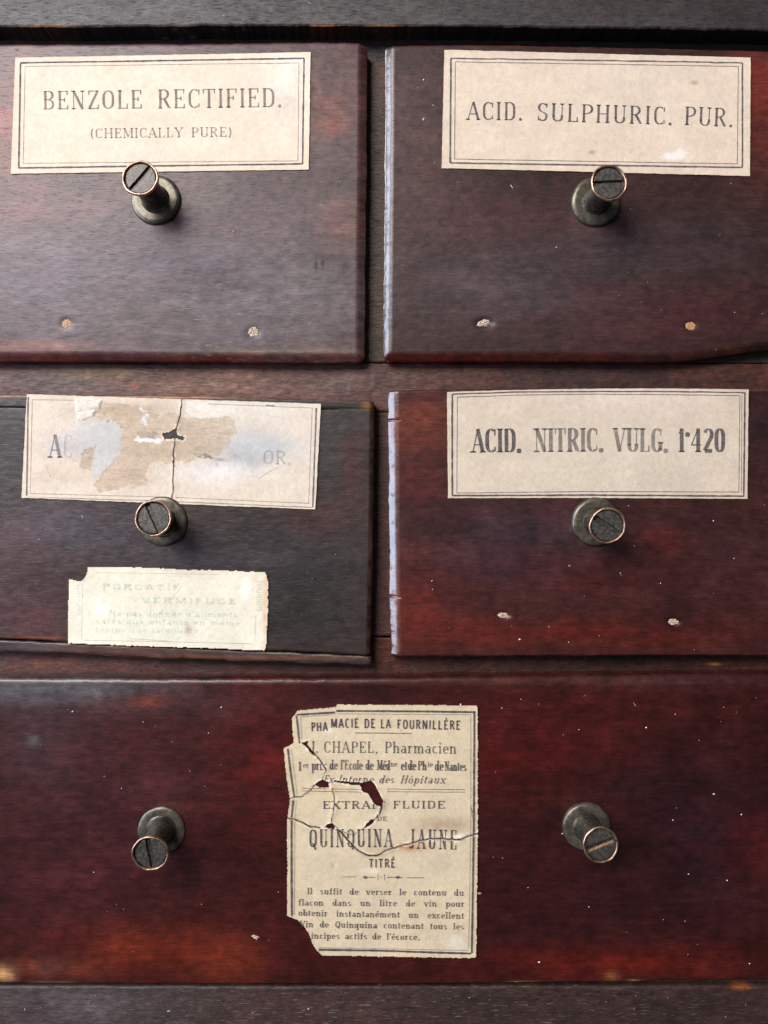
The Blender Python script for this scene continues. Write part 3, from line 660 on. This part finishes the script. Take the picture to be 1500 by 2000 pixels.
class Ink:
    def __init__(self, hf, holes=(), cracks=()):
        self.V = []; self.F = []; self.a = []; self.hf = hf; self.holes = holes; self.cracks = cracks; self.k = 0; self.fade = None; self.lvl = 1.0
    def strip(self, pts, ws):
        p = np.array(pts, float); n = len(p)
        if n < 2: return
        t = np.gradient(p, axis=0); L = np.hypot(t[:, 0], t[:, 1]); L[L == 0] = 1; t /= L[:, None]
        nr = np.stack([-t[:, 1], t[:, 0]], 1) * (np.array(ws)[:, None] / 2)
        a = p + nr; b = p - nr; o = len(self.V)
        off = .03 * (self.k % 5); self.k += 1
        for q in range(n):
            self.V.append((a[q][0], a[q][1], off)); self.V.append((b[q][0], b[q][1], off)); self.a += [self.lvl, self.lvl]
        for q in range(n - 1): self.F.append((o + 2 * q, o + 2 * q + 1, o + 2 * q + 3, o + 2 * q + 2))
    def line(self, pts, w, step=4.0, wob=.5, seed=0):
        out = []
        for (x0, y0), (x1, y1) in zip(pts[:-1], pts[1:]):
            m = max(1, int(math.hypot(x1 - x0, y1 - y0) / step))
            out += [(x0 + (x1 - x0) * i / m, y0 + (y1 - y0) * i / m) for i in range(m)]
        out.append(pts[-1]); out = np.array(out, float)
        out[:, 0] += wob * (fbm(out[:, 0] / 25, out[:, 1] / 25, 400 + seed) - .5); out[:, 1] += wob * 1.6 * (fbm(out[:, 0] / 25, out[:, 1] / 25, 410 + seed) - .5)
        ww = w * (.75 + .5 * vn(out[:, 0] / 6, out[:, 1] / 6, 420 + seed))
        self.strip(out, ww)
    def text(self, s, x0, y0, x1, y1, cap, T, t=None, serif=.10, ital=0.0, sp=.06, xs=None, space=.35, sans=False, bow=0.0):
        """letters from (x0,y0) to (x1,y1) on the baseline; xs fixes the letter width and lets the gaps absorb the rest"""
        t = T * .45 if t is None else t
        L = math.hypot(x1 - x0, y1 - y0); ux, uy = (x1 - x0) / L, (y1 - y0) / L; vx, vy = uy, -ux
        nat = sum((space if c == ' ' else GL[c][0] + sp) for c in s) - sp
        if xs is None: k = L / nat; spc = space * k
        else:
            k = xs * cap; ns = s.count(' '); let = sum(GL[c][0] + sp for c in s if c != ' ') * k
            spc = (L - let) / max(1, ns)
        cur = 0.0
        def P(gx, gy):
            X = cur + gx * k + ital * gy * cap; Y = gy * cap + bow * 4 * (X / L) * (1 - X / L)
            return (x0 + ux * X + vx * Y, y0 + uy * X + vy * Y)
        for c in s:
            if c == ' ': cur += spc; continue
            w, cmds = GL[c]
            for cm in cmds.split(';'):
                q = cm.split(); op = q[0]; v = [float(z) for z in q[1:]]
                h = t / cap / 2
                if op in 'nk':
                    (ax, ay, bx, by) = v
                    if op == 'n' and ay == by: ay = by = ay + (h if ay <= 0.01 else (-h if ay >= .99 else 0))
                    m = max(2, int(math.hypot((bx - ax) * k, (by - ay) * cap) / 4) + 1)
                    pts = [P(ax + (bx - ax) * i / (m - 1), ay + (by - ay) * i / (m - 1)) for i in range(m)]
                    self.strip(pts, [(T if (op == 'k' or sans) else t)] * m)
                elif op in 'ar':
                    if op == 'a': cx, cy, rx, ry, a0, a1 = v; f = lambda a: (cx + rx * math.cos(a), cy + (ry - h) * math.sin(a))
                    else:
                        cx, rx, yb_, yt_, a0, a1 = v; ry = .34 * (yt_ - yb_)
                        f = lambda a: (cx + rx * math.cos(a), (yt_ - ry if math.sin(a) > 1e-6 else (yb_ + ry if math.sin(a) < -1e-6 else (yt_ + yb_) / 2)) + (ry - h) * math.sin(a))
                    n = max(8, int(abs(a1 - a0) / 15))
                    pts = [P(*f(math.radians(a0 + (a1 - a0) * i / n))) for i in range(n + 1)]
                    ws = []
                    for i in range(n + 1):
                        A, Bq = pts[max(0, i - 1)], pts[min(n, i + 1)]; dx, dy = Bq[0] - A[0], Bq[1] - A[1]; l = math.hypot(dx, dy) or 1
                        ws.append(T if sans else t + (T - t) * (abs(dx * vx + dy * vy) / l) ** 1.5)
                    self.strip(pts, ws)
                elif op == 's' and not sans:
                    gx, gy = v; hw = serif * cap / k + T / k * .35; hy = h if gy < .3 else -h
                    if gy < -.1: hy = h
                    self.strip([P(gx - hw, gy + hy), P(gx, gy + hy), P(gx + hw, gy + hy)], [t * 1.15] * 3)
                    self.strip([P(gx, gy), P(gx, gy + (.07 if hy > 0 else -.07))], [T * 2.0, T])
                elif op == 'v' and not sans:
                    gx, ya, yb_ = v; self.strip([P(gx, ya), P(gx, yb_)], [t * (1.0 if ya > .5 else 1.6), t * (1.6 if ya > .5 else 1.0)])
                elif op == 'd':
                    gx, gy = v; r = max(T * .62, .045 * cap)
                    self.strip([P(gx, gy - r / cap), P(gx, gy - .5 * r / cap), P(gx, gy + .5 * r / cap), P(gx, gy + r / cap)], [r * 1.1, r * 2, r * 2, r * 1.1])
            cur += (w + sp) * k
    def build(self, name, parent, mat, label=None):
        V = np.array(self.V); F = np.array(self.F); x, y = V[:, 0], V[:, 1]
        fx = x[F].mean(1); fy = y[F].mean(1); keep = np.ones(len(F), bool)
        for h in self.holes: keep &= ~poly_in(fx, fy, h)
        for pts, wd, dk in self.cracks: keep &= ~(line_dist(fx, fy, pts) < wd + .8)
        F = F[keep]
        d = self.hf(x, y) - .32 - V[:, 2] - .35 * 0
        W = np.stack([(x - 750) * S, d * S, (1000 - y) * S], 1)
        a = np.array(self.a) if self.fade is None else np.array(self.a) * self.fade(x, y)
        me = mesh_np(name, W, [F], False, {'ink': a})
        o = link(name, me, parent, [mat])
        if label: o['label'] = label
        return o

def frame_lines(ink, tl, tr, br, bl, w, **k):
    for i, (a, b) in enumerate(((tl, tr), (tr, br), (br, bl), (bl, tl))): ink.line([a, b], w, seed=i, **k)

# --- label 1
PC = (229, 207, 185)
p = paper_quad("paper_label", d1, (31, 114), (607, 103), (603, 332), (22, 340), PC, 301, [(560, 150, 40, 60, (238, 226, 212), .6), (100, 200, 120, 90, (238, 214, 190), .4), (565, 210, 26, 26, (205, 190, 180), .5)], label="paper label reading Benzole Rectified (Chemically Pure)")
ink = Ink(label_height(301)); ink.lvl = .85
ink.line([(41, 124), (300, 120), (594, 115)], 3.2); ink.line([(594, 115), (591, 321)], 3.2); ink.line([(591, 321), (300, 325), (37.5, 329)], 3.2, seed=1); ink.line([(37.5, 329), (41, 124)], 3.4, seed=2)
ink.lvl = .6
frame_lines(ink, (50, 131), (584, 124), (582, 315), (46, 320), 1.2)
ink.build("printed_border", p, M_ink)
ink = Ink(label_height(301)); ink.lvl = .62
ink.text("BENZOLE", 84, 215, 279, 213, 36, 4.8, 2.0, serif=.06, sp=.09); ink.text("RECTIFIED.", 308, 213, 552, 210, 37, 4.8, 2.0, serif=.06, sp=.08)
ink.lvl = .52; ink.text("(CHEMICALLY", 176, 271, 358, 269, 19, 3.0, 1.4, serif=.09, sp=.07); ink.text("PURE)", 374, 269, 454, 268, 19, 3.0, 1.4, serif=.09, sp=.08)
ink.build("printed_lettering", p, M_ink)
# --- label 2
p = paper_quad("paper_label", d2, (868, 98.5), (1465, 113.5), (1464, 344.5), (862.5, 329), (217, 195, 173), 302, [(1316, 306, 22, 7, (236, 224, 214), 1.2), (1330, 296, 10, 6, (236, 226, 216), .8), (1250, 170, 160, 60, (216, 196, 178), .4), (1156, 298, 6, 4, (150, 135, 120), .9), (1355, 163, 9, 4, (175, 135, 105), .8)], label="paper label reading Acid. Sulphuric. Pur.")
ink = Ink(label_height(302)); ink.lvl = .82
ink.line([(880.5, 115), (1449, 124)], 2.6, wob=1.2); ink.line([(1449, 124), (1449, 328)], 3.2); ink.line([(1449, 328), (879, 319)], 3.2); ink.line([(879, 319), (880.5, 115)], 3.6)
ink.lvl = .75; frame_lines(ink, (889, 122), (1441, 131), (1439, 321), (887.5, 311.5), 1.4)
ink.build("printed_border", p, M_ink)
ink = Ink(label_height(302)); ink.lvl = .82
ink.text("ACID.", 911, 235, 1021, 236, 35, 4.4, 1.9, serif=.06, sp=.10); ink.text("SULPHURIC.", 1048, 237, 1313, 245, 35, 4.6, 1.9, serif=.06, sp=.10); ink.text("PUR.", 1335, 245, 1431, 249, 36, 4.6, 1.9, serif=.06, sp=.09)
ink.build("printed_lettering", p, M_ink)
# --- label 4
p = paper_quad("paper_label", d4, (873, 766), (1461, 761), (1459, 974.5), (875, 973), (207, 187, 166), 304, [(1200, 900, 300, 60, (212, 196, 176), .4), (1230, 780, 200, 30, (222, 200, 186), .5)], topbow=4, botbow=1, label="paper label reading Acid. Nitric. Vulg. 1.420")
ink = Ink(label_height(304)); ink.lvl = .9
ink.line([(883, 770), (1010, 766), (1148, 765), (1300, 765), (1454, 767)], 2.6, wob=1); ink.line([(1454, 767), (1451.5, 969)], 3.2); ink.line([(1451.5, 969), (1150, 967), (883, 968)], 3.2); ink.line([(883, 968), (883, 770)], 3.4)
ink.lvl = .8
ink.line([(893, 776), (1010, 772), (1148, 770), (1300, 771), (1444, 773)], 1.4); ink.line([(1444, 773), (1442, 960)], 1.3); ink.line([(1448, 773), (1447, 962)], 1.0); ink.line([(1442, 961), (1150, 960), (892, 963)], 1.4); ink.line([(892, 963), (893, 776)], 1.3)
ink.build("printed_border", p, M_ink)
ink = Ink(label_height(304)); ink.lvl = .84
ink.text("ACID.", 921, 884, 1018, 883, 46, 7.4, 2.2, serif=.045, sp=.06); ink.lvl = .56; ink.text("NITRIC.", 1043, 883, 1178, 882, 46, 7.4, 2.2, serif=.04, sp=.05)
ink.lvl = .52; ink.text("VULG.", 1198, 882, 1304, 883, 46, 7.4, 2.2, serif=.04, sp=.05); ink.lvl = .78; ink.text("1*420", 1323, 883, 1415, 883, 46, 7.6, 2.4, serif=.04, sp=.05)
ink.build("printed_lettering", p, M_ink)
# --- label 3 (torn)
crack3 = [((357, 778), (353, 807), (346, 834), (342, 863), (339, 886), (340, 910), (338, 935), (339, 958), (335, 985))]
cr3 = [(crack3[0], .75, 1.0)]
tan = [(196, 792), (203, 786), (232, 788), (285, 800), (300, 812), (330, 806), (356, 814), (395, 818), (440, 814), (458, 822), (462, 840), (452, 860), (440, 875), (430, 885), (415, 893), (380, 898), (355, 903), (320, 903), (295, 905), (288, 930), (285, 950), (250, 952), (215, 958), (195, 960), (185, 950), (192, 935), (205, 922), (222, 905), (235, 885), (237, 870), (240, 850), (235, 832), (215, 822), (185, 818), (182, 812)]
tan2 = [(160, 888), (172, 878), (188, 872), (182, 905), (178, 918), (160, 915), (158, 900)]
gray = [(130, 850), (170, 819), (215, 821), (237, 838), (236, 880), (222, 905), (195, 932), (180, 930), (178, 890), (160, 880), (133, 880)]
hole3 = [(319, 846), (330, 845), (345, 835), (347.5, 849.5), (361, 854), (358, 860), (343, 857), (330, 858), (322, 859), (318, 850)]
p = paper_quad("paper_label", d3, (53, 770), (627, 789), (616, 995), (43, 972), (221, 202, 183), 303,
    [(485, 888, 44, 24, (146, 145, 148), 1.1), (430, 898, 10, 3, (90, 84, 88), 1.), (460, 889, 4, 4, (80, 78, 84), 1.2), (424, 908, 3, 5, (80, 78, 90), 1.2), (384, 877, 4, 4, (110, 95, 85), 1.), (300, 888, 60, 4, (150, 132, 112), .6), (215, 850, 30, 24, (184, 184, 184), .5), (200, 872, 14, 4, (150, 150, 160), .8), (150, 880, 40, 20, (196, 184, 180), .7), (460, 865, 30, 30, (190, 192, 196), .6), (520, 870, 60, 24, (196, 196, 200), .6), (430, 915, 60, 14, (228, 224, 228), .7), (390, 925, 120, 20, (236, 228, 220), .6), (90, 860, 60, 60, (230, 208, 190), .5), (500, 800, 120, 30, (232, 222, 210), .5), (300, 860, 190, 60, (190, 166, 140), .5), (250, 930, 100, 26, (196, 172, 148), .6), (500, 870, 90, 30, (190, 188, 186), .7), (150, 850, 50, 30, (206, 198, 192), .7), (250, 800, 70, 12, (170, 140, 112), .7), (330, 880, 90, 8, (160, 138, 118), .6), (110, 930, 50, 16, (204, 184, 160), .5), (120, 870, 30, 16, (200, 190, 190), .7)],
    zones=[([(148, 777), (202, 781), (195, 797), (181, 815), (150, 824)], (232, 224, 212), .7, -1.3, 1.5), (gray, (194, 188, 184), -1.0, .0, 3), (tan, (192, 167, 143), .72, .35, 3), (tan2, (180, 156, 132), .7, .3, 2.5),
           ([(362, 781), (452, 790), (456, 813), (400, 816), (365, 811)], (230, 220, 208), .6, -.2, 4), ([(262, 853), (290, 856), (316, 860), (312, 866), (280, 864), (262, 860)], (238, 234, 228), .9, -.2, 2),
           ([(274, 798), (291, 801), (289, 832), (276, 826), (280, 812)], (224, 222, 220), .8, 0, 2), ([(268, 845), (292, 844), (318, 848), (300, 853), (272, 852)], (150, 140, 142), .6, .2, 2),
           ([(380, 886), (420, 892), (424, 897), (395, 893)], (110, 102, 104), .7, .2, 1.5)],
    holes=[hole3], cracks=cr3, sp=1.6, wob=1.4, amp=.9, label="torn and stained paper label with most of its print gone")
ink = Ink(label_height(303, .9), [hole3, tan], cr3); ink.lvl = .7
ink.line([(56, 776), (53, 968)], 3.2); ink.line([(618, 797), (611, 990)], 3.4)
ink.lvl = .55
ink.line([(64, 781), (150, 782)], 1.1); ink.line([(64, 781), (60, 964)], 1.1); ink.line([(405, 789), (610, 797)], 1.1); ink.line([(610, 797), (603, 983)], 1.1); ink.line([(60, 964), (330, 971), (603, 983)], 1.2); ink.line([(55, 971), (300, 978), (612, 991)], 1.6)
ink.line([(520, 792), (538, 793)], 2.6)
ink.build("printed_border", p, M_ink)
ink = Ink(label_height(303, .9), [hole3, tan], cr3); ink.lvl = .5
ink.text("A", 96, 894, 120, 894, 45, 6.5, 2.4, serif=.05)
ink.build("printed_lettering", p, M_ink); ink = Ink(label_height(303, .9), [hole3, tan], cr3); ink.lvl = .18; ink.text("C", 124, 895, 142, 895, 46, 4, 1.6); ink.build("printed_lettering", p, M_ink); ink = Ink(label_height(303, .9), [hole3, tan], cr3); ink.lvl = .22; ink.text("OR.", 513, 906, 570, 908, 27, 4.2, 2.4, serif=.05)
ink.build("printed_lettering", p, M_ink); ink = Ink(label_height(303, .9), [hole3, tan], cr3); ink.lvl = .3; ink.line([(505, 935), (525, 922), (545, 912)], 1.2); ink.line([(112, 815), (145, 800)], .8); ink.line([(90, 908), (100, 932)], 1.0)
ink.build("faint_scratches", p, M_ink)["kind"] = "stuff"
# --- greenish label
pol = [(172.7, 1107.5), (260, 1108), (343, 1111), (344, 1113), (430, 1114), (470, 1116), (517, 1117), (521, 1124), (524, 1138), (523, 1200), (519.6, 1264), (515.5, 1270), (420, 1266), (300, 1262), (133.7, 1256), (133.5, 1200), (135.5, 1131), (150, 1134), (158, 1135), (165, 1131), (171, 1121)]
p = paper_poly("paper_label", d3, pol, (230, 218, 196), 305, [(180, 1170, 24, 12, (236, 230, 212), .8), (480, 1150, 8, 20, (240, 236, 222), 1.2), (510, 1245, 12, 6, (236, 230, 212), .8), (300, 1215, 120, 30, (224, 220, 202), .5), (370, 1230, 8, 12, (186, 160, 140), .6), (519, 1190, 7, 80, (214, 170, 130), .6), (200, 1190, 10, 8, (246, 244, 232), 1.)],
    label="cream label with almost vanished green print", sp=1.6)
ink = Ink(label_height(305)); ink.lvl = .19
ink.text("PURGATIF", 200, 1152, 352, 1154, 12.5, 4.2, 4.2, sans=True, sp=.12); ink.text("VERMIFUGE", 276, 1178, 463, 1181, 12.5, 4.2, 4.2, sans=True, sp=.12)
ink.lvl = .2; ink.text("Ne pas donner d'aliments", 214, 1203, 464, 1206, 12, 2.6, 2.2, sp=.1, sans=True)
ink.text("salés aux enfants en même".replace('ê', 'é'), 188, 1218, 470, 1222, 12, 2.6, 2.2, sp=.1, sans=True); ink.lvl = .15; ink.text("temps que la poudre", 188, 1235, 390, 1236, 12, 2.4, 2.2, sp=.1, sans=True)
ink.lvl = .2
rr = random.Random(4)
for yy in range(1144, 1204, 5):
    ink.line([(148 + rr.random() * 4, yy), (158, yy + rr.random() * 3)], 3.0); ink.line([(500 + rr.random() * 3, yy - 8), (511, yy - 7)], 3.6)
ink.build("faded_green_lettering", p, M_ink_green)
ink = Ink(label_height(305)); ink.lvl = .3
ink.line([(166, 1250), (330, 1253), (490, 1257)], 1.4); ink.line([(162, 1140), (160, 1248)], 1.0); ink.line([(500, 1200), (498, 1250)], 1.0); ink.line([(255, 1247), (330, 1252)], 1.2); ink.line([(312, 1200), (355, 1145)], 1.0); ink.line([(190, 1118), (430, 1122)], .9)
ink.build("printed_border", p, M_ink)
# --- pharmacy label
pol = [(575, 1397), (582, 1388), (656, 1381), (659, 1376), (760, 1376.5), (930.5, 1378), (932.5, 1384), (933, 1620), (931, 1760), (930, 1858), (928, 1870), (629.6, 1865), (614, 1849), (609, 1838), (603, 1821), (594, 1808), (582, 1796), (561, 1788), (562, 1690), (561, 1640), (561.5, 1600), (566.6, 1561), (561, 1525), (554, 1461), (562, 1458), (573.6, 1451), (571, 1420), (571, 1402)]
holes5 = [[(588, 1450), (604, 1446), (600, 1453), (612, 1468), (616, 1476), (610, 1474), (598, 1458)],
    [(607, 1536), (616, 1530), (630, 1521), (642, 1526), (644, 1537), (630, 1539), (618, 1534)],
    [(652, 1523.5), (683, 1526), (707, 1528), (723, 1524), (731, 1529), (737, 1540), (742, 1552), (749, 1563), (746, 1576), (734, 1573), (728, 1566), (720, 1551), (707, 1544), (704, 1534), (678, 1531), (652, 1526.5)],
    [(632, 1614), (642, 1609), (647, 1606), (655, 1612), (653, 1619), (640, 1617)], [(709, 1617), (715, 1609), (723, 1601), (733, 1598), (729, 1608), (718, 1615)]]
cr5 = [([(560, 1596.5), (572.6, 1598), (590, 1605), (607, 1614), (625, 1616)], 1.1, 1), ([(664, 1622), (683, 1644), (699, 1660), (720, 1670.5), (737, 1670), (755, 1660), (779, 1652), (806, 1645), (832, 1638.5), (859, 1636), (875, 1638), (897, 1639), (918, 1630.5), (936, 1627)], 1.1, 1),
    ([(568, 1557), (592, 1554), (606, 1543), (614, 1533)], .6, .8), ([(650, 1540), (653, 1556), (652, 1580), (647, 1606)], .5, .7), ([(637, 1500), (634, 1510), (630, 1521)], .5, .5), ([(612, 1468), (624, 1482), (637, 1502)], .9, 1),
    ([(746, 1576), (740, 1590), (733, 1599)], .9, .8), ([(655, 1612), (664, 1622), (690, 1630), (710, 1617)], .4, .5), ([(932, 1568), (920, 1575), (924, 1600)], .3, .3)]
p = paper_poly("paper_label", d5, pol, (210, 189, 158), 306, [(870, 1610, 60, 14, (170, 146, 118), .9), (800, 1655, 40, 7, (190, 130, 80), .8), (893, 1633, 16, 4, (228, 214, 194), 1.), (657, 1689, 6, 4, (226, 212, 190), .8), (650, 1690, 4, 4, (150, 132, 108), .6), (720, 1700, 20, 5, (236, 220, 206), .6), (745, 1570, 14, 10, (150, 130, 110), .8),
    (640, 1560, 50, 30, (214, 192, 156), .5), (890, 1840, 20, 16, (228, 216, 196), .6), (860, 1690, 30, 20, (190, 176, 152), .4), (630, 1540, 30, 6, (220, 180, 130), .7), (750, 1660, 30, 8, (180, 160, 130), .5), (640, 1425, 10, 6, (236, 224, 206), .7)],
    holes=holes5, cracks=cr5, sp=1.25, amp=.9, label="cracked yellowed French pharmacy label with a bitten lower left corner")
hf = label_height(306, .9)
ink = Ink(lambda x, y: hf(x, y) - .75, holes5, cr5); ink.lvl = .95
ink.line([(580, 1395), (654, 1390.5)], 3.6); ink.line([(656, 1387.5), (760, 1388), (928, 1390)], 3.6); ink.line([(926, 1388), (925, 1600), (921, 1860)], 3.8); ink.line([(622, 1853), (740, 1855), (920, 1861)], 3.8)
ink.line([(579, 1396), (585, 1451)], 3.4); ink.line([(562, 1461), (568, 1510), (575, 1556)], 3.6); ink.line([(573, 1562), (569.5, 1595)], 3.6); ink.line([(569.5, 1600), (569.5, 1700), (570, 1788)], 3.8)
ink.lvl = .65
ink.line([(586, 1399), (650, 1395)], 1.0); ink.line([(660, 1393), (920, 1395)], 1.0); ink.line([(919, 1396), (919, 1600), (915, 1852)], 1.1); ink.line([(622, 1849), (915, 1855)], 1.0); ink.line([(587, 1400), (590, 1448)], 1.0)
ink.line([(569, 1462), (575, 1510), (581, 1553)], 1.0); ink.line([(576, 1602), (575, 1785)], 1.1); ink.line([(579, 1562), (576, 1596)], 1.0)
ink.lvl = .8
ink.line([(590, 1538.5), (706, 1541)], 1.2); ink.line([(590, 1543.5), (706, 1546)], 1.2); ink.line([(756, 1540), (908, 1541)], 1.2); ink.line([(756, 1545), (908, 1546)], 1.2)
ink.line([(693, 1430.5), (804, 1431.5)], 1.6)
# small ornament
ink.line([(668, 1711.5), (695, 1711)], 1.2); ink.line([(794, 1713), (828, 1713)], 1.4); ink.line([(720, 1712), (733, 1712)], 1.4); ink.line([(757, 1712), (787, 1712.5)], 1.4)
for q in (713.5, 776.5): ink.strip([(q - 6, 1712), (q, 1712), (q + 6, 1712)], [.5, 7, .5])
for q, h_ in ((738, 5), (745, 1.5), (751, 6), (757, 1.5)): ink.strip([(q, 1712 - h_), (q, 1712), (q, 1712 + h_)], [2, .9, 2]); 
ink.build("printed_border", p, M_ink)
ink = Ink(lambda x, y: hf(x, y) - .75, holes5, cr5); ink.lvl = .97
sn = dict(sans=True, sp=.14)
ink.text("PHA", 608, 1427.5, 640, 1426.5, 17, 2.7, **sn); ink.text("MACIE", 646, 1420.5, 701, 1420, 17.5, 2.7, **sn); ink.text("DE", 711, 1420.5, 733, 1420.5, 17, 2.7, **sn); ink.text("LA", 743, 1421, 763, 1421, 17, 2.6, **sn); ink.text("FOURNILLÈRE", 775, 1422, 899, 1424, 17, 2.7, **sn)
ink.lvl = .9
ink.text("J.", 605, 1469, 622, 1469, 22, 2.5, 1.2, serif=.07); ink.text("CHAPEL,", 632, 1469, 738, 1469.5, 22, 2.5, 1.2, serif=.07, sp=.1); ink.text("Pharmacien", 751, 1469.5, 891, 1471, 22, 2.4, 1.2, serif=.06, sp=.08)
k3 = dict(serif=.03, sp=.07)
ink.text("1", 582, 1504, 589, 1504, 17, 3, 1.4, **k3); ink.text("er", 592, 1498, 603, 1498, 10, 1.6, 1, **k3); ink.text("prix", 609, 1503, 637, 1503, 19, 2.6, 1.2, **k3); ink.text("de", 644, 1502, 659, 1502, 19, 2.6, 1.2, **k3)
ink.lvl = .8; ink.text("l'Ecole", 665, 1502, 708, 1502.5, 19, 2.6, 1.2, **k3); ink.lvl = .95; ink.text("de", 714, 1502.5, 729, 1502.5, 19, 2.7, 1.2, **k3); ink.text("Méd", 736, 1502.5, 761, 1503, 19, 2.7, 1.2, **k3); ink.text("ne", 763, 1496, 775, 1496, 11, 1.6, 1, **k3)
ink.text("et", 783, 1503, 795, 1503, 19, 2.7, 1.2, **k3); ink.text("de", 797, 1503, 812, 1503, 19, 2.7, 1.2, **k3); ink.text("Ph", 816, 1503, 832.5, 1503, 18, 2.7, 1.2, **k3); ink.text("ie", 835, 1497, 845, 1497, 11, 1.6, 1, **k3); ink.text("de", 849, 1503.5, 865, 1504, 19, 2.7, 1.2, **k3); ink.text("Nantes", 868, 1504, 910, 1504.5, 18, 2.7, 1.2, **k3)
it = dict(ital=.3, serif=.05, sp=.12); ink.lvl = .85
ink.text("Ex", 631, 1528, 650, 1528, 15, 2.2, 1.1, **it); ink.text("Interne", 660, 1528, 728, 1528, 15, 2.2, 1.1, **it); ink.text("des", 740, 1528.5, 768, 1528.5, 15, 2.2, 1.1, **it); ink.text("Hôpitaux", 781, 1529, 868, 1529, 15.5, 2.2, 1.1, **it)
ink.lvl = .92
ink.text("EXTRAIT", 630, 1578.5, 752, 1578.5, 15, 3.0, 1.3, serif=.12, sp=.1); ink.text("FLUIDE", 767, 1578, 869, 1578, 15, 3.0, 1.3, serif=.12, sp=.1); ink.text("DE", 736, 1602, 756, 1602, 8.5, 1.7, .9, serif=.1)
ink.text("QUINQUINA", 604, 1653.5, 766, 1653, 35, 3.7, 1.5, serif=.03, sp=.2); ink.text("JAUNE", 799, 1656, 891, 1658, 38, 3.7, 1.5, serif=.03, sp=.26)
ink.text("TITRÉ", 720, 1693, 772, 1693, 16.5, 2.8, **sn)
bd = dict(serif=.08, xs=1.32, sp=.10)
ink.lvl = .95
ink.text("Il suffit de verser le contenu du", 600, 1745, 907, 1748, 12.5, 2.0, 1.1, **bd)
ink.text("flacon dans un litre de vin pour", 583, 1767, 908, 1769.5, 12.5, 2.0, 1.1, **bd)
bd['xs'] = 1.30
ink.text("obtenir instantanément un excellent", 583, 1787, 907, 1793, 12.5, 2.0, 1.1, **bd)
ink.text("Vin de Quinquina contenant tous les", 586, 1809, 907, 1814, 12.5, 2.1, 1.1, **bd)
ink.text("incipes actifs de l'écorce.", 608, 1831.5, 821, 1834.5, 12.5, 2.1, 1.1, **bd)
ink.build("printed_lettering", p, M_ink)

# ------------------------------------------------------------------ dust
rr = random.Random(12); V = []; F3 = []; F4 = []
def speck(x, y, d, r):
    o = len(V)
    for i in range(5):
        a = 2 * math.pi * i / 5 + rr.random(); q = r * (.6 + .6 * rr.random()); V.append(wpos(x + q * math.cos(a), y + q * math.sin(a) * .9, d + .2))
    V.append(wpos(x, y, d - r * .8))
    for i in range(5): F3.append((o + i, o + 5, o + (i + 1) % 5))
def fibre(x, y, d, L, w):
    a = rr.random() * 6.28; c = (rr.random() - .5) * .5; o = len(V); n = 6
    for i in range(n):
        V.append(wpos(x - w * math.sin(a), y + w * math.cos(a), d - .4)); V.append(wpos(x + w * math.sin(a), y - w * math.cos(a), d - .1))
        x += math.cos(a) * L / n; y += math.sin(a) * L / n; a += c
    for i in range(n - 1): F4.append((o + 2 * i, o + 2 * i + 1, o + 2 * i + 3, o + 2 * i + 2))
areas = [((0, 345, 700, 690), 60), ((770, 350, 1500, 690), 55), ((0, 985, 715, 1235), 45), ((780, 985, 1500, 1275), 60), ((0, 1345, 545, 1915), 90), ((945, 1345, 1500, 1905), 110), ((0, 0, 1500, 48), 45), ((0, 1945, 1500, 1998), 60), ((640, 130, 700, 350), 5), ((770, 110, 855, 340), 8)]
for (xa, ya, xb, yb_), n in areas:
    for _ in range(int(n * (.28 if ya > 1300 else .4))):
        x = xa + rr.random() * (xb - xa); y = ya + rr.random() * (yb_ - ya)
        if y < 50: dd = -4.3
        elif y > 1940: dd = 14.0
        else: dd = -.5
        if rr.random() < .93: speck(x, y, dd, .6 + 1.2 * rr.random() ** 3)
        else: fibre(x, y, dd, 4 + 6 * rr.random(), .3)
for x, y, r in ((457, 452, 2), (827, 233, 3), (828, 156, 3), (142, 1390, 2.6), (1053, 1879, 2.4), (1394, 1551, 2.4), (1262, 1421, 2), (1098, 1628, 2), (900, 1376, 2), (1015, 1249, 2.2)): speck(x, y, -.6, r)
me = mesh_np("dust", np.array(V), [np.array(F3), np.array(F4)], False)
o = link("dust", me, None, [M_dust]); tag(o, kind="stuff", label="white dust specks and lint scattered over the dark wood", category="dust")
